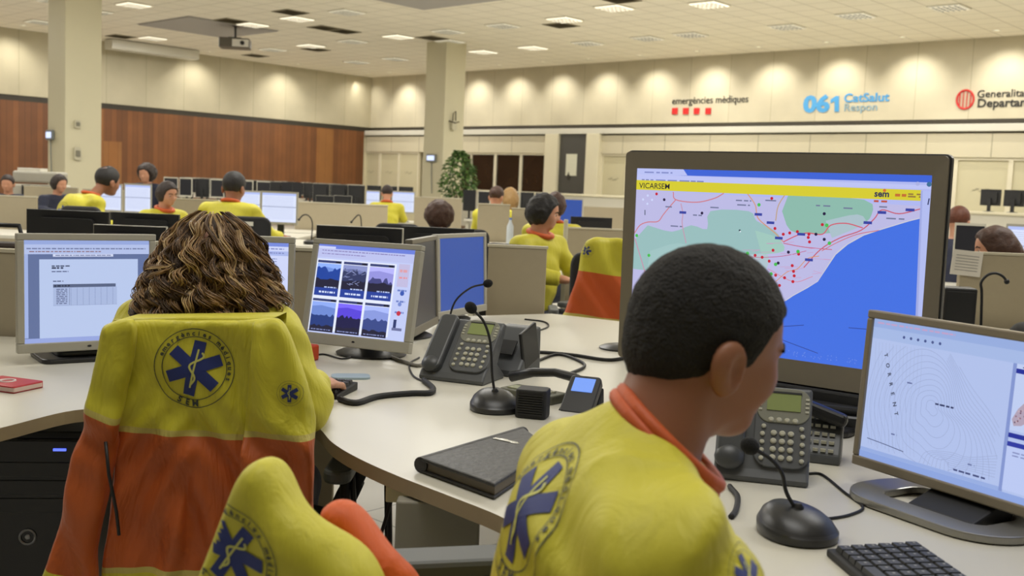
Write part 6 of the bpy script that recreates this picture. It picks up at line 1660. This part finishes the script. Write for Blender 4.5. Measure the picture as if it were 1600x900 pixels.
# chair backs with labels, laptops, small stuff
place_chair(X(142, 9.7), 9.75, math.radians(-4), 'black chair back with a white label behind the balding man')
place_chair(X(374, 8.5), 8.95, math.radians(4), 'black chair back with a white label behind the broad man')
place_chair(X(624, 8.6), 8.75, 0, 'black chair back with a white label below the far person in yellow')
place_chair(X(706, 7.9), 8.15, math.radians(30), 'black chair right of the bent curly head')
place_chair(X(832, 6.0), 6.25, math.radians(-30), 'dark chair back of the black-bobbed woman')
p = at(1494, 498, 4.45)
e = empty('black_loudspeaker', (p.x, 4.45, DZ), math.radians(-12), 'black box loudspeaker on the desk right of the map display', 'loudspeaker')
MB().box((0, 0, .115), (.13, .12, .23)).build('cabinet', BLKP, e, bevel=.008); MB().box((0, -.062, .115), (.11, .004, .20)).build('grille', BLKM, e, bevel=.002)

# jacket on the chair behind the desk
e = empty('jacket', (.38, 5.4, 0), 0, 'yellow and orange jacket hanging on a chair just left of the map display', 'jacket')
place_chair(X(940, 5.3), 5.72, 0, 'office chair behind the desk, under the jacket left of the map display', (.7, 1, 1))
jf = lambda X_, Z: .012 * np.sin(X_ * 34 + 5 * np.sin(Z * 5)) + .006 * np.sin(Z * 22 + X_ * 30)
m1 = puffy('body_panel', [(916, 376), (930, 370), (950, 372), (975, 374), (990, 400), (990, 520), (960, 520), (920, 512), (880, 498), (884, 482), (896, 448), (904, 420), (908, 396)], (.42, 5.42, .8), 0, .035, YELC, e, h=.009, r=.03, fold=jf)
m1.data.materials[0] = banded('jacket_far_cloth', [(-1.5, JY), (-.235, PIP), (-.228, ORG), (0, YEL)], tuple(WM[m1].inverted() @ at(925, 426, 5.38)), (.10, 0, 1), bump=.35, scale=6)
decal(emblem_shape(False, 4), 'sleeve_emblem', m1, at(917, 392, 5.36), (.8, 0, -.5), (.5, 0, .8), .035, [BLUE, RODC, INK])

# printer with papers by the left column
p = at(66, 290, 14.6)
e = empty('printer', (p.x, p.y, .0), .1, 'pale office printer in front of the left column', 'printer')
MB().box((0, 0, .55), (.62, .5, 1.1)).build('body', mat('printer_pale', (196, 192, 176), .45), e, bevel=.02)
MB().box((-.02, 0, 1.20), (.60, .46, .16)).build('scanner_lid', mat('printer_grey', (168, 164, 150), .45), e, bevel=.03)
MB().box((-.12, -.02, 1.30), (.30, .3, .04)).build('paper_tray', mat('paper_white', (214, 210, 196), .6), e, bevel=.004)
MB().box((.0, -.26, 1.02), (.36, .02, .14)).build('control_panel', BLKM, e)
p = at(1512, 412, 4.98)
o = MB().box((0, 0, 0), (.145, .003, .12)).build('paper_sheet', mat('sheet_white', (226, 220, 208), .7), mw=Matrix.Translation((at(1512, 412, 5.01).x, 5.022, p.z)) @ Matrix.Rotation(math.radians(4), 4, 'Y')); tag(o, 'white printed sheet fixed on the partition right of the map display', 'paper')
q = MB()
for k in range(6): q.box((0, -.002, .035 - k * .014), (.11, .001, .003))
q.build('print_lines', mat('print_grey', (150, 146, 140), .7), o)
def far_mic(px, py, Y, pts, lbl, r=.005):
    b = at(px, py, Y); e = empty('desk_microphone', (b.x, b.y, DZ), 0, lbl, 'microphone')
    MB().lathe([(.07, 0), (.07, .025), (.04, .04)], n=20).build('base', BLKP, e, smooth=40)
    P = [Vector((b.x, b.y, DZ + .03))] + [at(x, y, Y) for x, y in pts]; sp = spline(P, 6)
    MB().tube([tuple(v) for v in sp], r, 6).build('gooseneck', BLKM, e, world=True, smooth=True)
    MB().ball(tuple(sp[-1]), r * 2, 8).build('foam_ball', BLKM, e, world=True, smooth=True)
far_mic(1536, 478, 4.5, [(1534, 460), (1533, 442), (1543, 430), (1556, 427), (1567, 432), (1573, 440)], 'curved black microphone on the desk at the right edge', .006)
far_mic(487, 358, 9.4, [(488, 348), (482, 337), (474, 336), (467, 343)], 'small bent microphone right of the broad man in yellow', .006)
far_mic(566, 352, 9.6, [(564, 342), (560, 336), (555, 340), (549, 347)], 'small bent microphone below the wide beige partition', .006)
p = at(1556, 474, 4.45)
e = empty('black_device', (p.x, p.y, DZ), .1, 'flat black device behind the curved microphone at the right edge', 'device')
MB().prism(rrect(.17, .11, .015), 0, .035).build('body', BLKP, e, bevel=.005); MB().box((0, 0, .04), (.12, .06, .008)).build('keypad', BLKM, e, bevel=.002)
p = at(1596, 488, 4.3)
e = empty('round_speaker', (p.x + .03, p.y, DZ), 0, 'round black object on the desk cut by the right edge', 'device')
MB().ball((0, 0, .055), (.07, .07, .055), 14).build('body', BLKM, e, smooth=True); MB().lathe([(.05, 0), (.05, .01), (.03, .012)], n=20).build('foot', BLKP, e)
p = at(798, 335, 11.0)
e = empty('water_bottle', (p.x, 11.0, DZ), 0, 'clear plastic water bottle beside the partition right of the plant', 'bottle')
MB().lathe([(.036, 0), (.038, .02), (.036, .18), (.015, .23), (.014, .25)], n=16).build('body', mat('bottle_clear', (190, 196, 200), .1), e, smooth=40); MB().cyl((0, 0, .25), (0, 0, .27), .016).build('cap', mat('bottle_cap', (90, 110, 170), .4), e)
e = empty('black_bag', tuple(at(700, 330, 7.8).xy.to_3d()), 0) if False else None
p = at(10, 400, 3.75)
e = empty('dark_bag', (p.x, 3.72, .74), 0, 'dark brown bag standing behind the partition at the left edge', 'bag')
MB().prism(rrect(.30, .14, .05), 0, .30, fn=lambda x, y, z: (x * (1 - z * .5), y * (1 - z * .8), z)).build('body', mat('bag_brown', (52, 40, 32), .7, bump=.3, scale=20), e, bevel=.02, seg=3)
MB().tube([(-.08, 0, .28), (-.06, 0, .36), (.06, 0, .36), (.08, 0, .28)], .009, 6).build('handle', BLKM, e, smooth=True)
for pr in (FL, FW, FV, chair0, M_W, M_B, M_K, M_D): 
    if not pr.get('label'): pr['label'] = 'spare'
